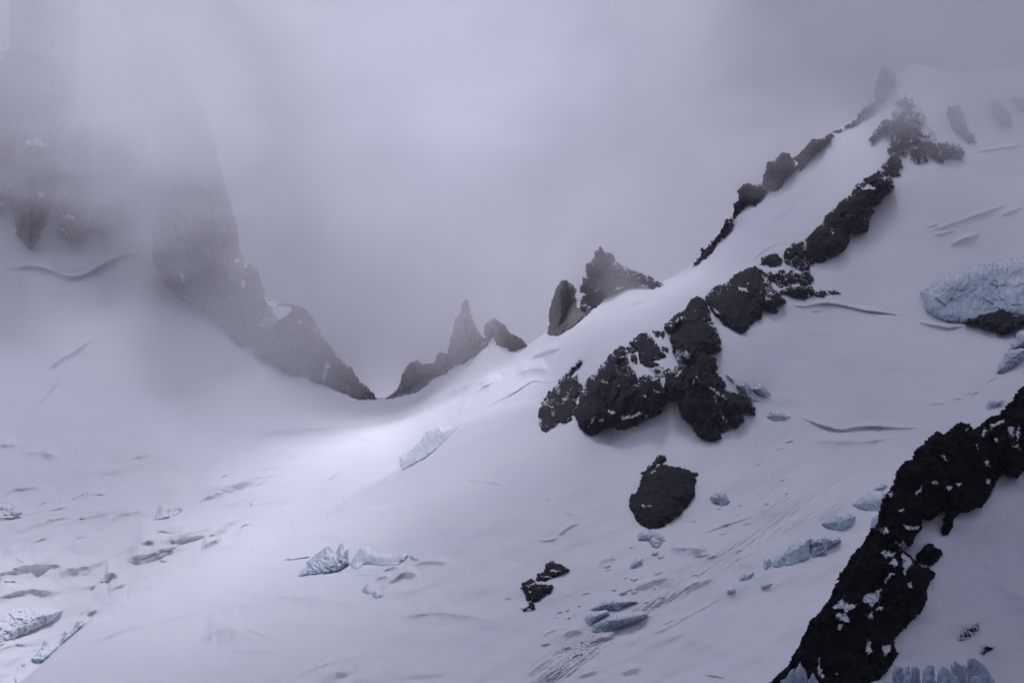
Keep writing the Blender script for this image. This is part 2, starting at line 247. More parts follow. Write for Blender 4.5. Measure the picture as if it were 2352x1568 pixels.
# scarps: (crop, lip line, height of the face in crop px, strength, recovery above / height)
S = [
 (6, [(1060, 400), (1150, 360), (1280, 330), (1400, 308), (1440, 315)], 60, .9, 3), (6, [(1070, 440), (1140, 400), (1200, 376), (1300, 350)], 35, 1., 2),
 (6, [(30, 610), (200, 545), (400, 495), (600, 465), (800, 445), (880, 450)], 60, .55, 3), (6, [(520, 545), (640, 505), (720, 480), (860, 478)], 40, .7, 2),
 (6, [(600, 730), (680, 690), (780, 652), (900, 632), (1010, 605), (1150, 575), (1260, 542), (1350, 538)], 50, 1.0, 2.5),
 (6, [(700, 740), (800, 715), (960, 690)], 70, .8, 1.5),
 (6, [(-100, 850), (0, 820), (100, 785), (200, 772), (330, 772), (445, 805)], 90, .85, 1.6), (6, [(350, 790), (460, 790), (560, 755), (650, 715)], 30, .8, 2),
 (6, [(-100, 980), (0, 950), (120, 912), (200, 912), (345, 922)], 50, 1., 1.6), (6, [(340, 905), (400, 890), (500, 895), (580, 885)], 35, .5, 1.5),
 (6, [(575, 840), (620, 805), (665, 850)], 50, .9, 1.4), (6, [(590, 925), (640, 890), (705, 878)], 40, .9, 2), (6, [(620, 1025), (660, 980), (715, 982)], 30, 1., 2), (6, [(695, 970), (740, 930), (790, 905)], 25, .9, 2),
 (6, [(1110, 690), (1160, 640), (1230, 632)], 45, 1., 2), (6, [(1150, 615), (1220, 585), (1268, 578)], 22, .9, 2), (6, [(1040, 800), (1080, 775), (1150, 742)], 14, 1.2, 2), (6, [(1120, 770), (1160, 752), (1215, 750)], 12, 1.2, 2),
 (6, [(890, 840), (940, 800), (980, 790)], 25, .6, 2), (6, [(800, 905), (820, 890), (850, 900)], 12, 1.2, 2), (6, [(800, 850), (815, 838)], 10, 1.2, 2),
 (6, [(-60, 115), (0, 108), (115, 110)], 35, .9, 2), (6, [(115, 160), (180, 148), (270, 155), (355, 180)], 42, .9, 2), (6, [(-60, 400), (0, 378), (100, 350), (180, 340), (240, 358), (295, 392)], 45, .9, 2),
 (6, [(-60, 440), (0, 420), (60, 430), (135, 485)], 60, .9, 1.5), (6, [(185, 275), (215, 273), (245, 290)], 14, 1, 2), (6, [(160, 320), (210, 305), (270, 320)], 20, .7, 2),
 (6, [(370, 320), (440, 285), (500, 265), (600, 265), (720, 250)], 28, .6, 2), (6, [(1270, 320), (1400, 294), (1500, 278), (1620, 255)], 8, 1.2, 3), (6, [(1090, 315), (1300, 268), (1450, 243), (1620, 222), (1750, 205)], 8, 1, 3),
 (6, [(1480, 370), (1560, 340), (1660, 318)], 20, .6, 3), (6, [(1350, 380), (1430, 378)], 10, 1, 3), (6, [(1080, 510), (1200, 440), (1400, 425), (1600, 415)], 50, .35, 2), (6, [(1540, 430), (1600, 425)], 15, .8, 2),
 (6, [(460, 1215), (640, 1150), (760, 1108), (880, 1092), (1000, 1058), (1150, 1022)], 16, 1.2, 4), (6, [(1110, 1195), (1180, 1148), (1260, 1118), (1325, 1125), (1360, 1160)], 80, 1.1, 1.5),
 (6, [(1290, 1112), (1340, 1118), (1420, 1145), (1480, 1175), (1560, 1188), (1650, 1190)], 14, 1.1, 3), (6, [(1380, 975), (1500, 945), (1640, 948), (1800, 965), (2000, 1000)], 45, .8, 2), (6, [(480, 1210), (560, 1185), (640, 1160)], 30, .6, 2),
 (6, [(1640, 1378), (1780, 1325), (1900, 1295), (2000, 1270), (2040, 1256)], 28, 1., 2), (6, [(1740, 1405), (1850, 1362), (1890, 1358), (1925, 1385)], 40, .8, 1.3), (6, [(1840, 1345), (1920, 1318), (2005, 1305)], 45, .7, 1),
 (6, [(1960, 400), (2020, 350), (2140, 302), (2200, 308)], 22, .8, 2), (6, [(1560, 745), (1660, 738), (1750, 718)], 9, 1.2, 3),
 (6, [(760, 620), (800, 615)], 10, 1.1, 2), (6, [(1390, 690), (1420, 688)], 10, 1.1, 2),
 (2, [(590, 1222), (700, 1150), (760, 1060), (860, 1000), (960, 955)], 60, .95, 2), (2, [(400, 1170), (600, 1050), (800, 985), (1010, 915)], 60, .75, 2), (2, [(440, 1225), (560, 1170), (700, 1090)], 30, .6, 2), (2, [(1110, 845), (1200, 798), (1330, 765)], 36, .9, 2),
 (2, [(780, 1190), (900, 1115), (970, 1080), (1060, 1032), (1150, 968), (1215, 985), (1270, 982), (1330, 955)], 20, 1.5, 2), (2, [(1040, 935), (1120, 902), (1200, 900), (1260, 915)], 70, .6, 1.2), (2, [(1560, 505), (1620, 488), (1700, 478), (1790, 478)], 14, .8, 2),
 (2, [(960, 1290), (1020, 1262), (1080, 1248)], 14, .3, 2),
 (9, [(1440, 800), (1560, 732), (1700, 738)], 110, 1.1, 1), (9, [(1490, 730), (1620, 620), (1750, 593), (1840, 642)], 90, 1., 1), (9, [(1500, 940), (1650, 830), (1800, 710), (1900, 665), (2000, 695), (2100, 730)], 170, 1.0, 1.2),
 (9, [(1820, 650), (2000, 560), (2200, 520), (2352, 525), (2600, 545)], 90, .9, 1.6), (9, [(1150, 720), (1230, 690), (1420, 730)], 60, .5, 1.4), (9, [(60, 500), (300, 480), (580, 440)], 20, 1.2, 3),
 (7, [(400, 262), (430, 262), (560, 275), (680, 300)], 26, 1.1, 2), (7, [(985, 615), (1040, 570), (1080, 545), (1135, 540)], 32, .9, 1.6), (7, [(865, 638), (920, 645), (990, 628)], 18, .9, 1.6), (7, [(1025, 465), (1065, 480), (1105, 486)], 9, 1.3, 2),
 (7, [(915, 385), (942, 390)], 8, 1.4, 2), (7, [(1690, 705), (1700, 692), (1780, 690), (1925, 698)], 85, .8, .8), (7, [(1230, 790), (1290, 757), (1360, 755)], 55, .5, 1), (7, [(1850, 612), (1980, 570), (2100, 525), (2250, 488)], 12, 1, 3),
 (7, [(1450, 970), (1500, 925), (1600, 890), (1720, 880)], 65, .6, 1), (7, [(1775, 945), (1850, 905), (1980, 888)], 50, .7, 1.2), (7, [(1205, 1290), (1230, 1260), (1350, 1235)], 35, .8, 1.2), (7, [(1020, 1235), (1090, 1203), (1150, 1218)], 28, .8, 1.4),
 (7, [(880, 1255), (940, 1210), (1000, 1198)], 30, .7, 1.4), (7, [(880, 1305), (910, 1288), (945, 1290)], 12, 1.1, 2), (7, [(1380, 1480), (1450, 1448), (1520, 1450)], 40, .7, 1.4), (7, [(1350, 990), (1420, 960), (1500, 925)], 18, .8, 1.5), (7, [(1620, 1180), (1720, 1140), (1810, 1110)], 30, .7, 1.5),
 (7, [(1905, 1485), (1990, 1492), (2040, 1510)], 8, 1.2, 2), (7, [(0, 1120), (160, 1100), (340, 1100), (560, 1140)], 60, .6, 2), (7, [(1110, 1500), (1200, 1470), (1240, 1462)], 10, 1, 2),
 (7, [(2100, 712), (2150, 700)], 14, 1, 2), (7, [(1560, 1240), (1700, 1180), (1800, 1120), (2010, 1010)], 26, .6, 1.5), (7, [(730, 1050), (780, 1075), (850, 1068)], 18, 1, 2), (7, [(655, 1003), (700, 1008)], 8, 1.3, 2), (7, [(720, 760), (750, 772)], 8, 1, 2),
 (5, [(365, 445), (440, 470), (520, 448), (590, 443), (680, 458), (760, 480), (860, 495), (1030, 515)], 11, 1.7, 3), (5, [(1085, 552), (1160, 563), (1230, 577), (1300, 588), (1370, 572)], 11, 1.7, 3),
 (5, [(400, 1080), (440, 1098), (540, 1138), (660, 1170), (740, 1150), (860, 1143), (1000, 1157), (1130, 1150)], 18, 1.5, 2.5), (5, [(450, 1218), (560, 1230), (700, 1232), (800, 1236), (980, 1205)], 60, .5, 1.2),
 (5, [(1480, 900), (1520, 880), (1565, 862)], 8, 1, 2), (5, [(1140, 1025), (1200, 1012), (1275, 1018)], 24, .7, 1.4), (5, [(1295, 992), (1352, 988)], 8, 1.2, 2), (5, [(1400, 962), (1450, 948)], 14, .9, 2), (5, [(1340, 960), (1400, 950)], 20, .4, 2),
 (5, [(480, 490), (560, 485)], 18, .5, 1), (5, [(0, 850), (30, 870), (60, 905)], 14, 1.2, 2), (5, [(1490, 1020), (1520, 998), (1600, 1003)], 45, .7, .8), (5, [(820, 820), (1000, 815), (1300, 830)], 10, .4, 2),
 (3, [(1570, 1040), (1700, 1000), (1850, 945), (2040, 880)], 22, .7, 1.5), (3, [(1610, 1058), (1760, 1025)], 16, .7, 1.5), (3, [(1700, 1118), (1790, 1075), (1890, 1045)], 32, .7, 1), (3, [(1570, 1010), (1650, 990)], 25, .4, 1), (3, [(1990, 945), (2132, 892)], 22, .6, 1.5),
 (3, [(1850, 582), (2000, 560), (2140, 535)], 9, 1, 2), (3, [(1600, 690), (1760, 640)], 7, .5, 2), (3, [(560, 1230), (620, 1160), (720, 1105), (800, 1080)], 10, .7, 3),
 (1, [(-40, 905), (60, 912), (130, 897), (200, 912), (290, 947), (360, 940), (430, 895), (500, 862), (570, 852), (650, 860)], 17, 1.6, 2.5),
 (1, [(185, 1350), (230, 1310), (290, 1270), (390, 1210)], 40, .7, 1.2), (1, [(120, 1515), (200, 1440), (260, 1370)], 24, .7, 1.2), (1, [(130, 1520), (200, 1530), (300, 1520)], 10, .5, 2),
]
rng = np.random.RandomState(5)
for k in range(46):      # small lumps of avalanche debris on the lower right slope
    x = 1250 + rng.rand() * 560; y = 1480 - (x - 1250) * .72 + (rng.rand() - .5) * 170; l = 4 + rng.rand() * 13
    S.append((0, [(x, y), (x + l, y - l * .35 + rng.rand() * 2), (x + 1.7 * l, y - l * .3)], 2.5 + rng.rand() * 4, 1., 1.5))
for k in range(16):
    x = 10 + rng.rand() * 560; y = 1050 + rng.rand() * 260 - x * .08; l = 30 + rng.rand() * 70
    S.append((0, [(x, y), (x + l, y - l * .22), (x + 2 * l, y - l * .38)], 4 + rng.rand() * 6, .45, 2.5))
SC = []; Y_SOFT = [c[0] in (6, 1) for c in S]
for cr_, P, h, st, rec in S:
    sc_ = CR[cr_][2]; P = smooth_poly(C(cr_, *P), 2); SC.append((P, h * sc_ * (1.1 if cr_ == 6 else .8), st, rec))
def ysurf(u, v, detail=True):
    """distance of the snow surface at picture point (u, v)"""
    du, _, _ = (None, None, None)
    yl = tps(FL, u, v); yr = tps(FR, u, v)
    P = np.array(EDGE, float); ev = np.interp(u, P[:, 0], P[:, 1]); wd = np.interp(u, *np.array(EW, float).T)
    wob = fbm(u / 60, v / 60, 3, 77) * 3
    t = sst(-1, 1, (v + wob * np.clip(wd / 10, 0, 1) - ev) / wd)
    t = np.maximum(t, sst(1000, 1300, u))
    Y = yl * (1 - t) + yr * t
    if not detail: return Y
    Y = Y + fbm(u / 260, v / 130, 3, 3) * 8 + fbm(u / 150 + v / 170, v / 52 + u / 150, 2, 9) * 4.6 * sst(860, 1080, v)
    Y = Y + fbm(u / 30, v / 10, 3, 19) * .15
    fo = sst(960, 1120, v) * sst(1250, 900, u); qf = (v + .27 * u + fbm(u / 260, v / 120, 3, 501) * 60) / 74; ff_ = qf - np.floor(qf)
    Y = Y + fo * 8 * sst(-.3, .5, fbm(u / 200, v / 90, 2, 505)) * (np.where(ff_ < .42, .5 + .5 * np.cos(np.pi * ff_ / .42), .5 - .5 * np.cos(np.pi * (ff_ - .42) / .58)) - .5)
    # icefall steps of the left glacier: crisp lips, soft foot, running slightly uphill to the right
    reg = sst(1020, 1120, v + .12 * u) * sst(0, 25, np.interp(u, *np.array(EDGE, float).T) - v) * sst(1000, 800, u)
    if reg.max() > 0:
        for per, amp, sl, sdn in ((46, 13, .30, 401), (25, 6, .24, 431)):
            q_ = (v + sl * u + fbm(u / 190, v / 90, 3, sdn) * 34) / per; fr = q_ - np.floor(q_)
            row = np.floor(q_); gate = sst(.02, .55, fbm(u / 120 + row * 3.7, row * 1.9, 2, sdn + 3))
            Y = Y + reg * gate * amp * (np.where(fr < .45, 1 - (fr / .45) ** .8, (fr - .45) / .55) - .5) * .8
    for k, (P, h, st, rec) in enumerate(SC):
        pad = h * (rec + 1.4) + 6
        m = (u > P[:, 0].min() - 6) & (u < P[:, 0].max() + 6) & (v > P[:, 1].min() - pad) & (v < P[:, 1].max() + pad)
        if not m.any(): continue
        uu = u[m]; vv = v[m]; x0, x1 = P[0, 0], P[-1, 0]
        t = np.clip((uu - x0) / (x1 - x0 + 1e-6), 0, 1); o = np.argsort(P[:, 0]); lip = np.interp(uu, P[o, 0], P[o, 1])
        lip = lip + fbm(uu / 22, uu * 0 + k, 3, k) * min(h * .16, 2.2)
        tp = np.clip(np.minimum(t, 1 - t) * 4, 0, 1); tp = np.sqrt(tp) * ((uu >= x0) & (uu <= x1))
        hh = h * np.maximum(tp, .05) * (1 + .3 * pn(uu / 45, vv / 45 + 3 * k, k + 50))
        d = (lip - vv)                         # > 0 above the lip
        g = 1.9 * (vv * 0 + 1) * np.clip(Y[m] / 1500, .5, 2) ** 1.3
        rise = np.clip(d / hh + 1, 0, 1) ** 1.8; fall = 1 - sst(0, 1, d / (hh * rec))
        Y[m] -= st * tp * g * hh * rise * fall * (.44 if Y_SOFT[k] else .62)
    return Y
TOP = [(-900, -260), (200, -180), (290, 60), (345, 300), (400, 520), (500, 680), (590, 760), (700, 822), (780, 872), (855, 912), (880, 913), (905, 908), (960, 880), (1000, 852), (1050, 828), (1085, 806), (1112, 782), (1131, 768), (1150, 786), (1178, 800),
    (1207, 794), (1232, 778), (1258, 762), (1288, 744), (1306, 700), (1322, 686), (1350, 688), (1390, 680), (1434, 657), (1463, 654), (1490, 658), (1515, 653), (1555, 630), (1594, 604), (1630, 566), (1666, 528), (1690, 488), (1722, 452), (1752, 432), (1775, 424), (1805, 396), (1840, 372), (1878, 342),
    (1912, 303), (1972, 267), (2009, 230), (2029, 198), (2065, 166), (2100, 146), (2150, 158), (2220, 170), (2352, 150), (2600, 150), (3000, 60)]
def sheet(name, us, top, vb, nr, yf, m, fold=14, extra=None):
    tp = np.array(top, float); vt = np.interp(us, tp[:, 0], tp[:, 1])
    t = (np.arange(nr) / (nr - 1.0))[:, None]
    vt = vt + fbm(us / 40, us * 0 + 5, 4, 88) * 2.2; U = np.repeat(us[None], nr, 0); V = vt[None] + (vb - vt[None]) * t
    Y = yf(U, V); W = world(U, V, Y)
    at = extra(U, V) if extra else {}
    # behind the crest the ground falls away again
    c = W[0]; F = []
    for k in range(fold, 0, -1):
        q = k * k * 4.0 + k * 2; F.append(np.stack([c[:, 0] * (1 + q / c[:, 1]), c[:, 1] + q, c[:, 2] - q * q / (q + 60) * .75], -1))
    W = np.concatenate([np.array(F), W], 0); nrr = W.shape[0]
    for k in at: at[k] = np.concatenate([np.repeat(at[k][:1], fold, 0), at[k]], 0)
    return mesh_obj(name, W.reshape(-1, 3), grid_faces(nrr, len(us)), m, at)
def stain(u, v, lst):
    r = np.zeros(u.shape)
    for (x, y, a, b, s) in lst: r = np.maximum(r, s * np.exp(-((u - x) / a) ** 2 - ((v - y) / b) ** 2))
    return r
DIRT = [(2290, 755, 45, 14, 1), (2190, 748, 40, 8, .4), (1725, 905, 30, 25, .7), (1800, 925, 40, 10, .35), (1760, 1180, 30, 12, .3), (1985, 1305, 40, 10, .3), (1710, 1300, 30, 8, .45), (1530, 1345, 20, 6, .4), (1880, 770, 30, 5, .3)]
us = np.concatenate([np.linspace(-850, -40, 60, endpoint=False), np.arange(-40, 2400, 2.0), np.linspace(2400, 2950, 50)])
TRACK = [(smooth_poly(C(5, (180, 1130), (210, 1250), (260, 1400), (300, 1560), (250, 1700))), 38, .8), (smooth_poly(C(5, (150, 1130), (150, 1300), (180, 1480), (200, 1600))), 26, .5),
         (smooth_poly([(2120, 985), (2000, 1065), (1880, 1150), (1760, 1235), (1600, 1335), (1400, 1460), (1250, 1560)]), 42, 1.0)]
def track_w(u, v):
    r = np.zeros(u.shape)
    for P, wd, s in TRACK:
        m = (u > P[:, 0].min() - 90) & (u < P[:, 0].max() + 90) & (v > P[:, 1].min() - 60) & (v < P[:, 1].max() + 90)
        d, t, _ = seg_d(u[m], v[m], P[::3], False)
        r[m] = np.maximum(r[m], s * np.exp(-(d / wd) ** 2) * sst(0, .08, t) )
    return r
def ymain(u, v):
    Y = ysurf(u, v); tw = track_w(u, v)
    dg = sst(1000, 1120, v + .72 * (u - 2120) + 150); al = dg * (-.81 * u + .58 * v) + (1 - dg) * v; ac = dg * (.58 * u + .81 * v) + (1 - dg) * u
    Y = Y + tw * (fbm(ac / 7, al / 26, 4, 31) * 1.3 + fbm(u / 7, v / 4.5, 3, 33) * .9 * sst(-.2, .6, fbm(u / 60, v / 40, 2, 35)) + ridg(ac / 30, al / 90, 3, 37) * 1.1)
    return Y
snow = sheet('snow_slope', us, TOP, 1850, 980, ymain, M_SNOW, extra=lambda u, v: {'dirt': stain(u, v, DIRT), 'ice': np.zeros(u.shape)})
snow['kind'] = 'structure'

# ------------------------------------------------------------------ near slope in the lower right corner
FN = tps_fit([(2352, 890, 740), (2150, 1000, 705), (2000, 1200, 655), (1850, 1480, 600), (1770, 1568, 585), (2352, 1100, 700), (2352, 1300, 668), (2352, 1568, 632), (2100, 1568, 590), (2200, 1300, 655),
    (2700, 700, 760), (2700, 1500, 600), (3300, 400, 700), (3300, 1500, 430), (1900, 1850, 520), (2900, 1850, 440), (1600, 1750, 540)])
CREST8 = C(8, (1600, -10), (1523, 62), (1480, 104), (1460, 144), (1400, 204), (1340, 228), (1320, 246), (1270, 290), (1240, 262), (1200, 252), (1160, 276), (1110, 316), (1080, 300), (1040, 326), (1010, 358), (972, 392), (955, 440),
    (912, 456), (882, 496), (862, 566), (832, 606), (805, 644), (788, 744), (775, 782), (742, 796), (718, 856), (655, 914), (618, 984), (588, 1014), (582, 1054), (552, 1094), (540, 1146), (492, 1206), (442, 1256), (422, 1304), (382, 1386), (352, 1426), (332, 1486), (262, 1546), (225, 1580), (150, 1680), (0, 1900))
def ynear(u, v): return tps(FN, u, v) + fbm(u / 150, v / 110, 3, 61) * 4 + fbm(u / 24, v / 14, 3, 66) * .12
tn = [(x + 6, y + 8) for x, y in CREST8[::-1]] + [(x + 6, y + 8) for x, y in C(8, (1640, -70), (1760, -190), (1900, -260), (2050, -400), (2200, -430), (2500, -640))] + [(3100, 450), (3500, 300)]
us2 = np.concatenate([np.arange(1672, 2400, 2.4), np.linspace(2400, 3300, 60)])
near = sheet('snow_gully', us2, tn, 2100, 420, ynear, M_SNOW, fold=10, extra=lambda u, v: {'dirt': stain(u, v, [(2220, 1450, 30, 14, .7), (2265, 1492, 14, 8, .7)]), 'ice': np.zeros(u.shape)})
near['kind'] = 'structure'

# ------------------------------------------------------------------ ground sheet under everything
g = np.linspace(-1, 1, 60); gx, gy = np.meshgrid(g * 9000, g * 9000 + 2000)
gz = -26 + fbm(gx / 700, gy / 700, 3, 4) * 3
gr = mesh_obj('glacier_ground', np.stack([gx, gy, gz], -1).reshape(-1, 3), grid_faces(60, 60), M_SNOW, {'dirt': np.zeros(3600), 'ice': np.zeros(3600)}); gr['kind'] = 'structure'

# ------------------------------------------------------------------ solid bodies of rock and ice
TT = np.array(TOP, float)
def ybase_main(u, v):
    vt = np.interp(u, TT[:, 0], TT[:, 1]); return ymain(u, np.maximum(v, vt + 1))
TN = np.array(tn, float)
def ybase_near(u, v):
    vt = np.interp(u, TN[:, 0], TN[:, 1]); return ynear(u, np.maximum(v, vt))
SEED = [100]
def body(name, poly, m, label, cat, group=None, A=10., s=5., rough=(3.5, 1.2), relief=2.0, fs=16., cliff=0.3, dust=.2, tilt=.3, base=None, back=14., step=1.25,
         patches=(), dirt=0., regions=None, yoff=0., snow_top=0., facet=1.0, vert=1.0, dusty=None, grow=2.0, pname='snow_patch', ledge=.42):
    SEED[0] += 7; sd_ = SEED[0]; base = base or ybase_main
    P = np.array(poly, float); x0, y0 = P.min(0) - 7; x1, y1 = P.max(0) + 7
    u, v = np.meshgrid(np.arange(x0, x1, step), np.arange(y0, y1, step))
    ud = u + fbm(u / 24, v / 24, 3, sd_) * rough[0] * .6; vd = v + fbm(u / 24 + 9, v / 24, 3, sd_ + 1) * rough[0] * .6
    d, _, ins = seg_d(ud, vd, P, True); d = np.where(ins, d, -d)
    d = d + rough[0] * .42 * fbm(u / 9, v / 9, 3, sd_ + 2) + rough[1] * 1.7 * fbm(u / 4.2, v / 4.2, 2, sd_ + 3) + rough[1] * (.5 + 1.6 * cell(u / 9, v / 9, sd_ + 21) + rough[1] * 1.1 * cell(u / 20, v / 20, sd_ + 22)) + grow
    keep = d > 0
    q = keep[:-1, :-1] & keep[1:, :-1] & keep[:-1, 1:] & keep[1:, 1:]
    if q.sum() < 4: return None
    Yb = base(u, v); k = Yb / 1500.0; dd = np.maximum(d, 0); e = 1 - np.exp(-dd / s)
    a, b = (u + v * tilt) / fs, (v - u * tilt) / fs / vert
    rel = ridg(a / 1.8, b / 1.8, 5, sd_ + 4, .5) * 1.1 + facet * (cell(a * 1.2, b * 1.2, sd_ + 5) * 1.7 + cell(a * 2.9, b * 2.9, sd_ + 6) * .8 + cell(a * 6.5, b * 6.5, sd_ + 7) * .2) + fbm(a * 4, b * 4, 3, sd_ + 8) * .3
    off = (A * e + rel * relief * (1 - np.exp(-dd / (s * .7))) + cliff * np.clip(P[:, 1].max() - v, 0, 400) * (1 - np.exp(-dd / (s * 1.6)))) * k + .3 + yoff
    sn = dust + .20 * ridg((u + v * .6 + 9 * pn(u / 15, v / 15, sd_)) / 19, (v - u * .5 + 9 * pn(u / 13, v / 13, sd_ + 2)) / 12, 4, sd_ + 9, .6) - .21
    sn = sn + .15 * np.exp(-dd / 8) * (1 + .8 * fbm(u / 35, v / 35, 2, sd_ + 14)) - .25 * np.clip((rel - .8) * .5, -.5, .6)
    # ledges (where the face leans back most) hold snow; distance grows upwards there
    gl = np.gradient(off + 1.2 * relief * fbm((u + .5 * v) / 15, (v - .5 * u) / 8, 3, sd_ + 30), axis=0); kk_ = gl[keep]; lo, hi = np.percentile(kk_, 80), np.percentile(kk_, 97)
    sn = sn + ledge * sst(lo, hi, gl) * sst(-.5, .5, fbm(u / 45, v / 45, 2, sd_ + 31))
    if dusty is not None:
        for (px, py, rx, ry, am) in dusty: sn = sn + am * np.exp(-((u - px) / rx) ** 2 - ((v - py) / ry) ** 2)
    sn = np.clip(sn, 0, 1)
    pms = []
    for pt in patches:
        pd, _, pi = seg_d(u + fbm(u / 7, v / 7, 3, sd_) * 3.4, v + fbm(u / 7, v / 7, 3, sd_ + 3) * 3.4, np.array(pt), True); pd = np.where(pi, pd, -pd) + .9 * fbm(u / 5, v / 5, 2, sd_ + 5) + .7
        sn = np.maximum(sn, .5 * np.exp(-np.abs(pd) / 2)); pms.append(pd)
    if snow_top: sn = np.maximum(sn, snow_top * np.exp(-np.clip(dd, 0, 99) / 4) * sst(.3, .0, (v - y0) / (y1 - y0)))
    dt = np.clip(dirt * (.5 + fbm(u / 14, v / 14, 3, sd_ + 11)), 0, 1)
    Yf = Yb - np.maximum(off, .15); Yk = Yb + np.maximum(back * (1 - np.exp(-dd / (s * 2))) * k + rel * relief * .4 * e, .1)
    nr, nc = u.shape; idx = np.arange(nr * nc).reshape(nr, nc); n = nr * nc
    quads = np.stack([idx[:-1, :-1], idx[1:, :-1], idx[1:, 1:], idx[:-1, 1:]], -1)
    def solid(nm, qm, Ya, Yz, mm, at, sm):
        """front and back skins over the cells qm, closed round their rim"""
        f = quads[qm]
        if len(f) < 2: return None
        E = np.concatenate([f[:, [0, 1]], f[:, [1, 2]], f[:, [2, 3]], f[:, [3, 0]]]); k_ = np.sort(E, 1)
        _, iv, ct = np.unique(k_[:, 0] * n + k_[:, 1], return_inverse=True, return_counts=True); Eb = E[ct[iv.ravel()] == 1]
        F = np.concatenate([f, f[:, ::-1] + n, np.stack([Eb[:, 1], Eb[:, 0], Eb[:, 0] + n, Eb[:, 1] + n], -1)])
        V = np.concatenate([world(u, v, Ya).reshape(-1, 3), world(u, v, Yz).reshape(-1, 3)]); us_, inv = np.unique(F, return_inverse=True)
        o = mesh_obj(nm, V[us_], inv.reshape(F.shape), mm, {a_: np.concatenate([b_.ravel(), b_.ravel()])[us_] for a_, b_ in at.items()}, smooth=sm); base_at(o); return o
    parts = []
    for nm, fn in (regions or [('rock_face' if m in (M_ROCK, M_BLACK, M_GRAN, M_GRAN2) else 'ice_face', None)]):
        qm = q if fn is None else q & fn(u, v)[:-1, :-1]
        p_ = solid(nm, qm, Yf, Yk, m, {'snow': sn, 'dirt': dt}, False)
        if p_: parts.append(p_)
    for pd in pms:
        pk = (pd > 0) & (d > .2); lift = (.35 + .9 * (1 - np.exp(-np.maximum(pd, 0) / 3))) * k
        p_ = solid(pname, pk[:-1, :-1] & pk[1:, :-1] & pk[:-1, 1:] & pk[1:, 1:], Yf - lift, Yf + .8 * k, M_SNOW, {'dirt': sn * 0, 'ice': sn * 0}, True)
        if p_: parts.append(p_)
    if len(parts) == 1:
        o = parts[0]; o.name = name; o.data.name = name
    else:
        o = bpy.data.objects.new(name, None); COL.objects.link(o); a = [p_.location for p_ in parts]
        o.location = (parts[0].location.x, parts[0].location.y, min(l.z for l in a)); o.empty_display_size = 5
        for p_ in parts: l = p_.location.copy(); p_.parent = o; p_.location = l - o.location
    tag(o, label, cat, group); return o
# ------------------------------------------------------------------ dark rock outcrops of the main slope
OC = 'dark rock outcrops on the snow slope'
def rock(k, pts, label, name='rock_outcrop', cat='rock outcrop', group=OC, m=None, **kw):
    return body(name, C(k, *pts), m or M_ROCK, label, cat, group, **kw)
rock(4, [(432, 865), (380, 900), (330, 960), (280, 1010), (230, 1080), (180, 1140), (140, 1200), (110, 1280), (112, 1370), (130, 1420), (165, 1425), (230, 1380), (270, 1340), (320, 1355), (360, 1320), (385, 1250), (400, 1170), (445, 1110), (447, 1065), (400, 1040), (410, 980), (360, 1010), (340, 990), (380, 940), (430, 890)],
     'snow dusted rock spur at the lower left end of the dark rock band', A=5, dust=.27, ledge=.12, relief=2.6, fs=14, vert=1.6)
rock(4, [(745, 755), (700, 795), (655, 850), (600, 900), (565, 950), (500, 995), (465, 1050), (440, 1120), (430, 1200), (378, 1280), (425, 1350), (440, 1400), (500, 1445), (560, 1430), (620, 1390), (700, 1390), (730, 1405), (800, 1400), (870, 1375), (900, 1330), (960, 1310), (1000, 1315), (1060, 1275), (1112, 1200), (1102, 1120), (1065, 1060), (1040, 1005), (975, 975), (910, 1005), (880, 1030), (858, 960), (820, 925), (795, 955), (765, 900), (808, 860), (790, 815), (775, 770)],
     'broad black crag with rounded foot, right beside the snow dusted spur', A=14, s=9, cliff=.35, dust=.12, relief=4.6, fs=27, vert=1.5,
     patches=[C(4, (645, 1255), (710, 1260), (712, 1290), (660, 1280)), C(4, (575, 1325), (625, 1330), (622, 1348), (580, 1345)), C(4, (735, 1310), (860, 1290), (900, 1270), (930, 1275), (860, 1310), (760, 1330)), C(4, (485, 1385), (550, 1300), (556, 1306), (500, 1390)), C(4, (600, 1015), (655, 1045), (650, 1052), (600, 1022)),
              C(4, (1010, 1100), (1055, 1110), (1040, 1120)), C(4, (930, 1290), (970, 1300), (950, 1325)), C(4, (910, 1130), (955, 1145), (940, 1155))], dusty=[(1400, 830, 40, 30, .25), (1345, 870, 20, 40, .2)])
rock(4, [(870, 680), (905, 665), (950, 652), (985, 680), (1020, 740), (1060, 780), (1102, 832), (1040, 850), (990, 862), (1035, 892), (990, 915), (935, 905), (900, 865), (893, 800), (850, 765), (822, 728)],
     'small pointed black crag above the broad crag and left of the tall dark pyramid', A=9, relief=2.2, fs=13, dust=.16)
rock(4, [(800, 762), (840, 752), (862, 800), (820, 812)], 'little dark rock directly left of the small pointed crag', A=3, relief=1, fs=8, s=3)
rock(4, [(828, 828), (868, 822), (872, 888), (840, 865)], 'little dark rock lowest left below the small pointed crag', A=3, relief=1, fs=8, s=3)
rock(4, [(998, 640), (1040, 632), (1090, 640), (1085, 690), (1055, 668), (1030, 684)], 'broken little rocks on the snow left of the shoulder of the tall dark pyramid', A=3, relief=1, fs=8, s=3)
rock(4, [(1072, 758), (1120, 770), (1122, 800), (1088, 786)], 'isolated little rock in the snow saddle left of the tall dark pyramid', A=3, relief=1, fs=8, s=3)
rock(4, [(978, 935), (1060, 915), (1115, 930), (1140, 950), (1200, 888), (1218, 920), (1170, 975), (1110, 985), (1060, 1005), (1010, 970)], 'low snow streaked rib between the broad crag and the tall pyramid', A=4, relief=2, fs=11, dust=.4)
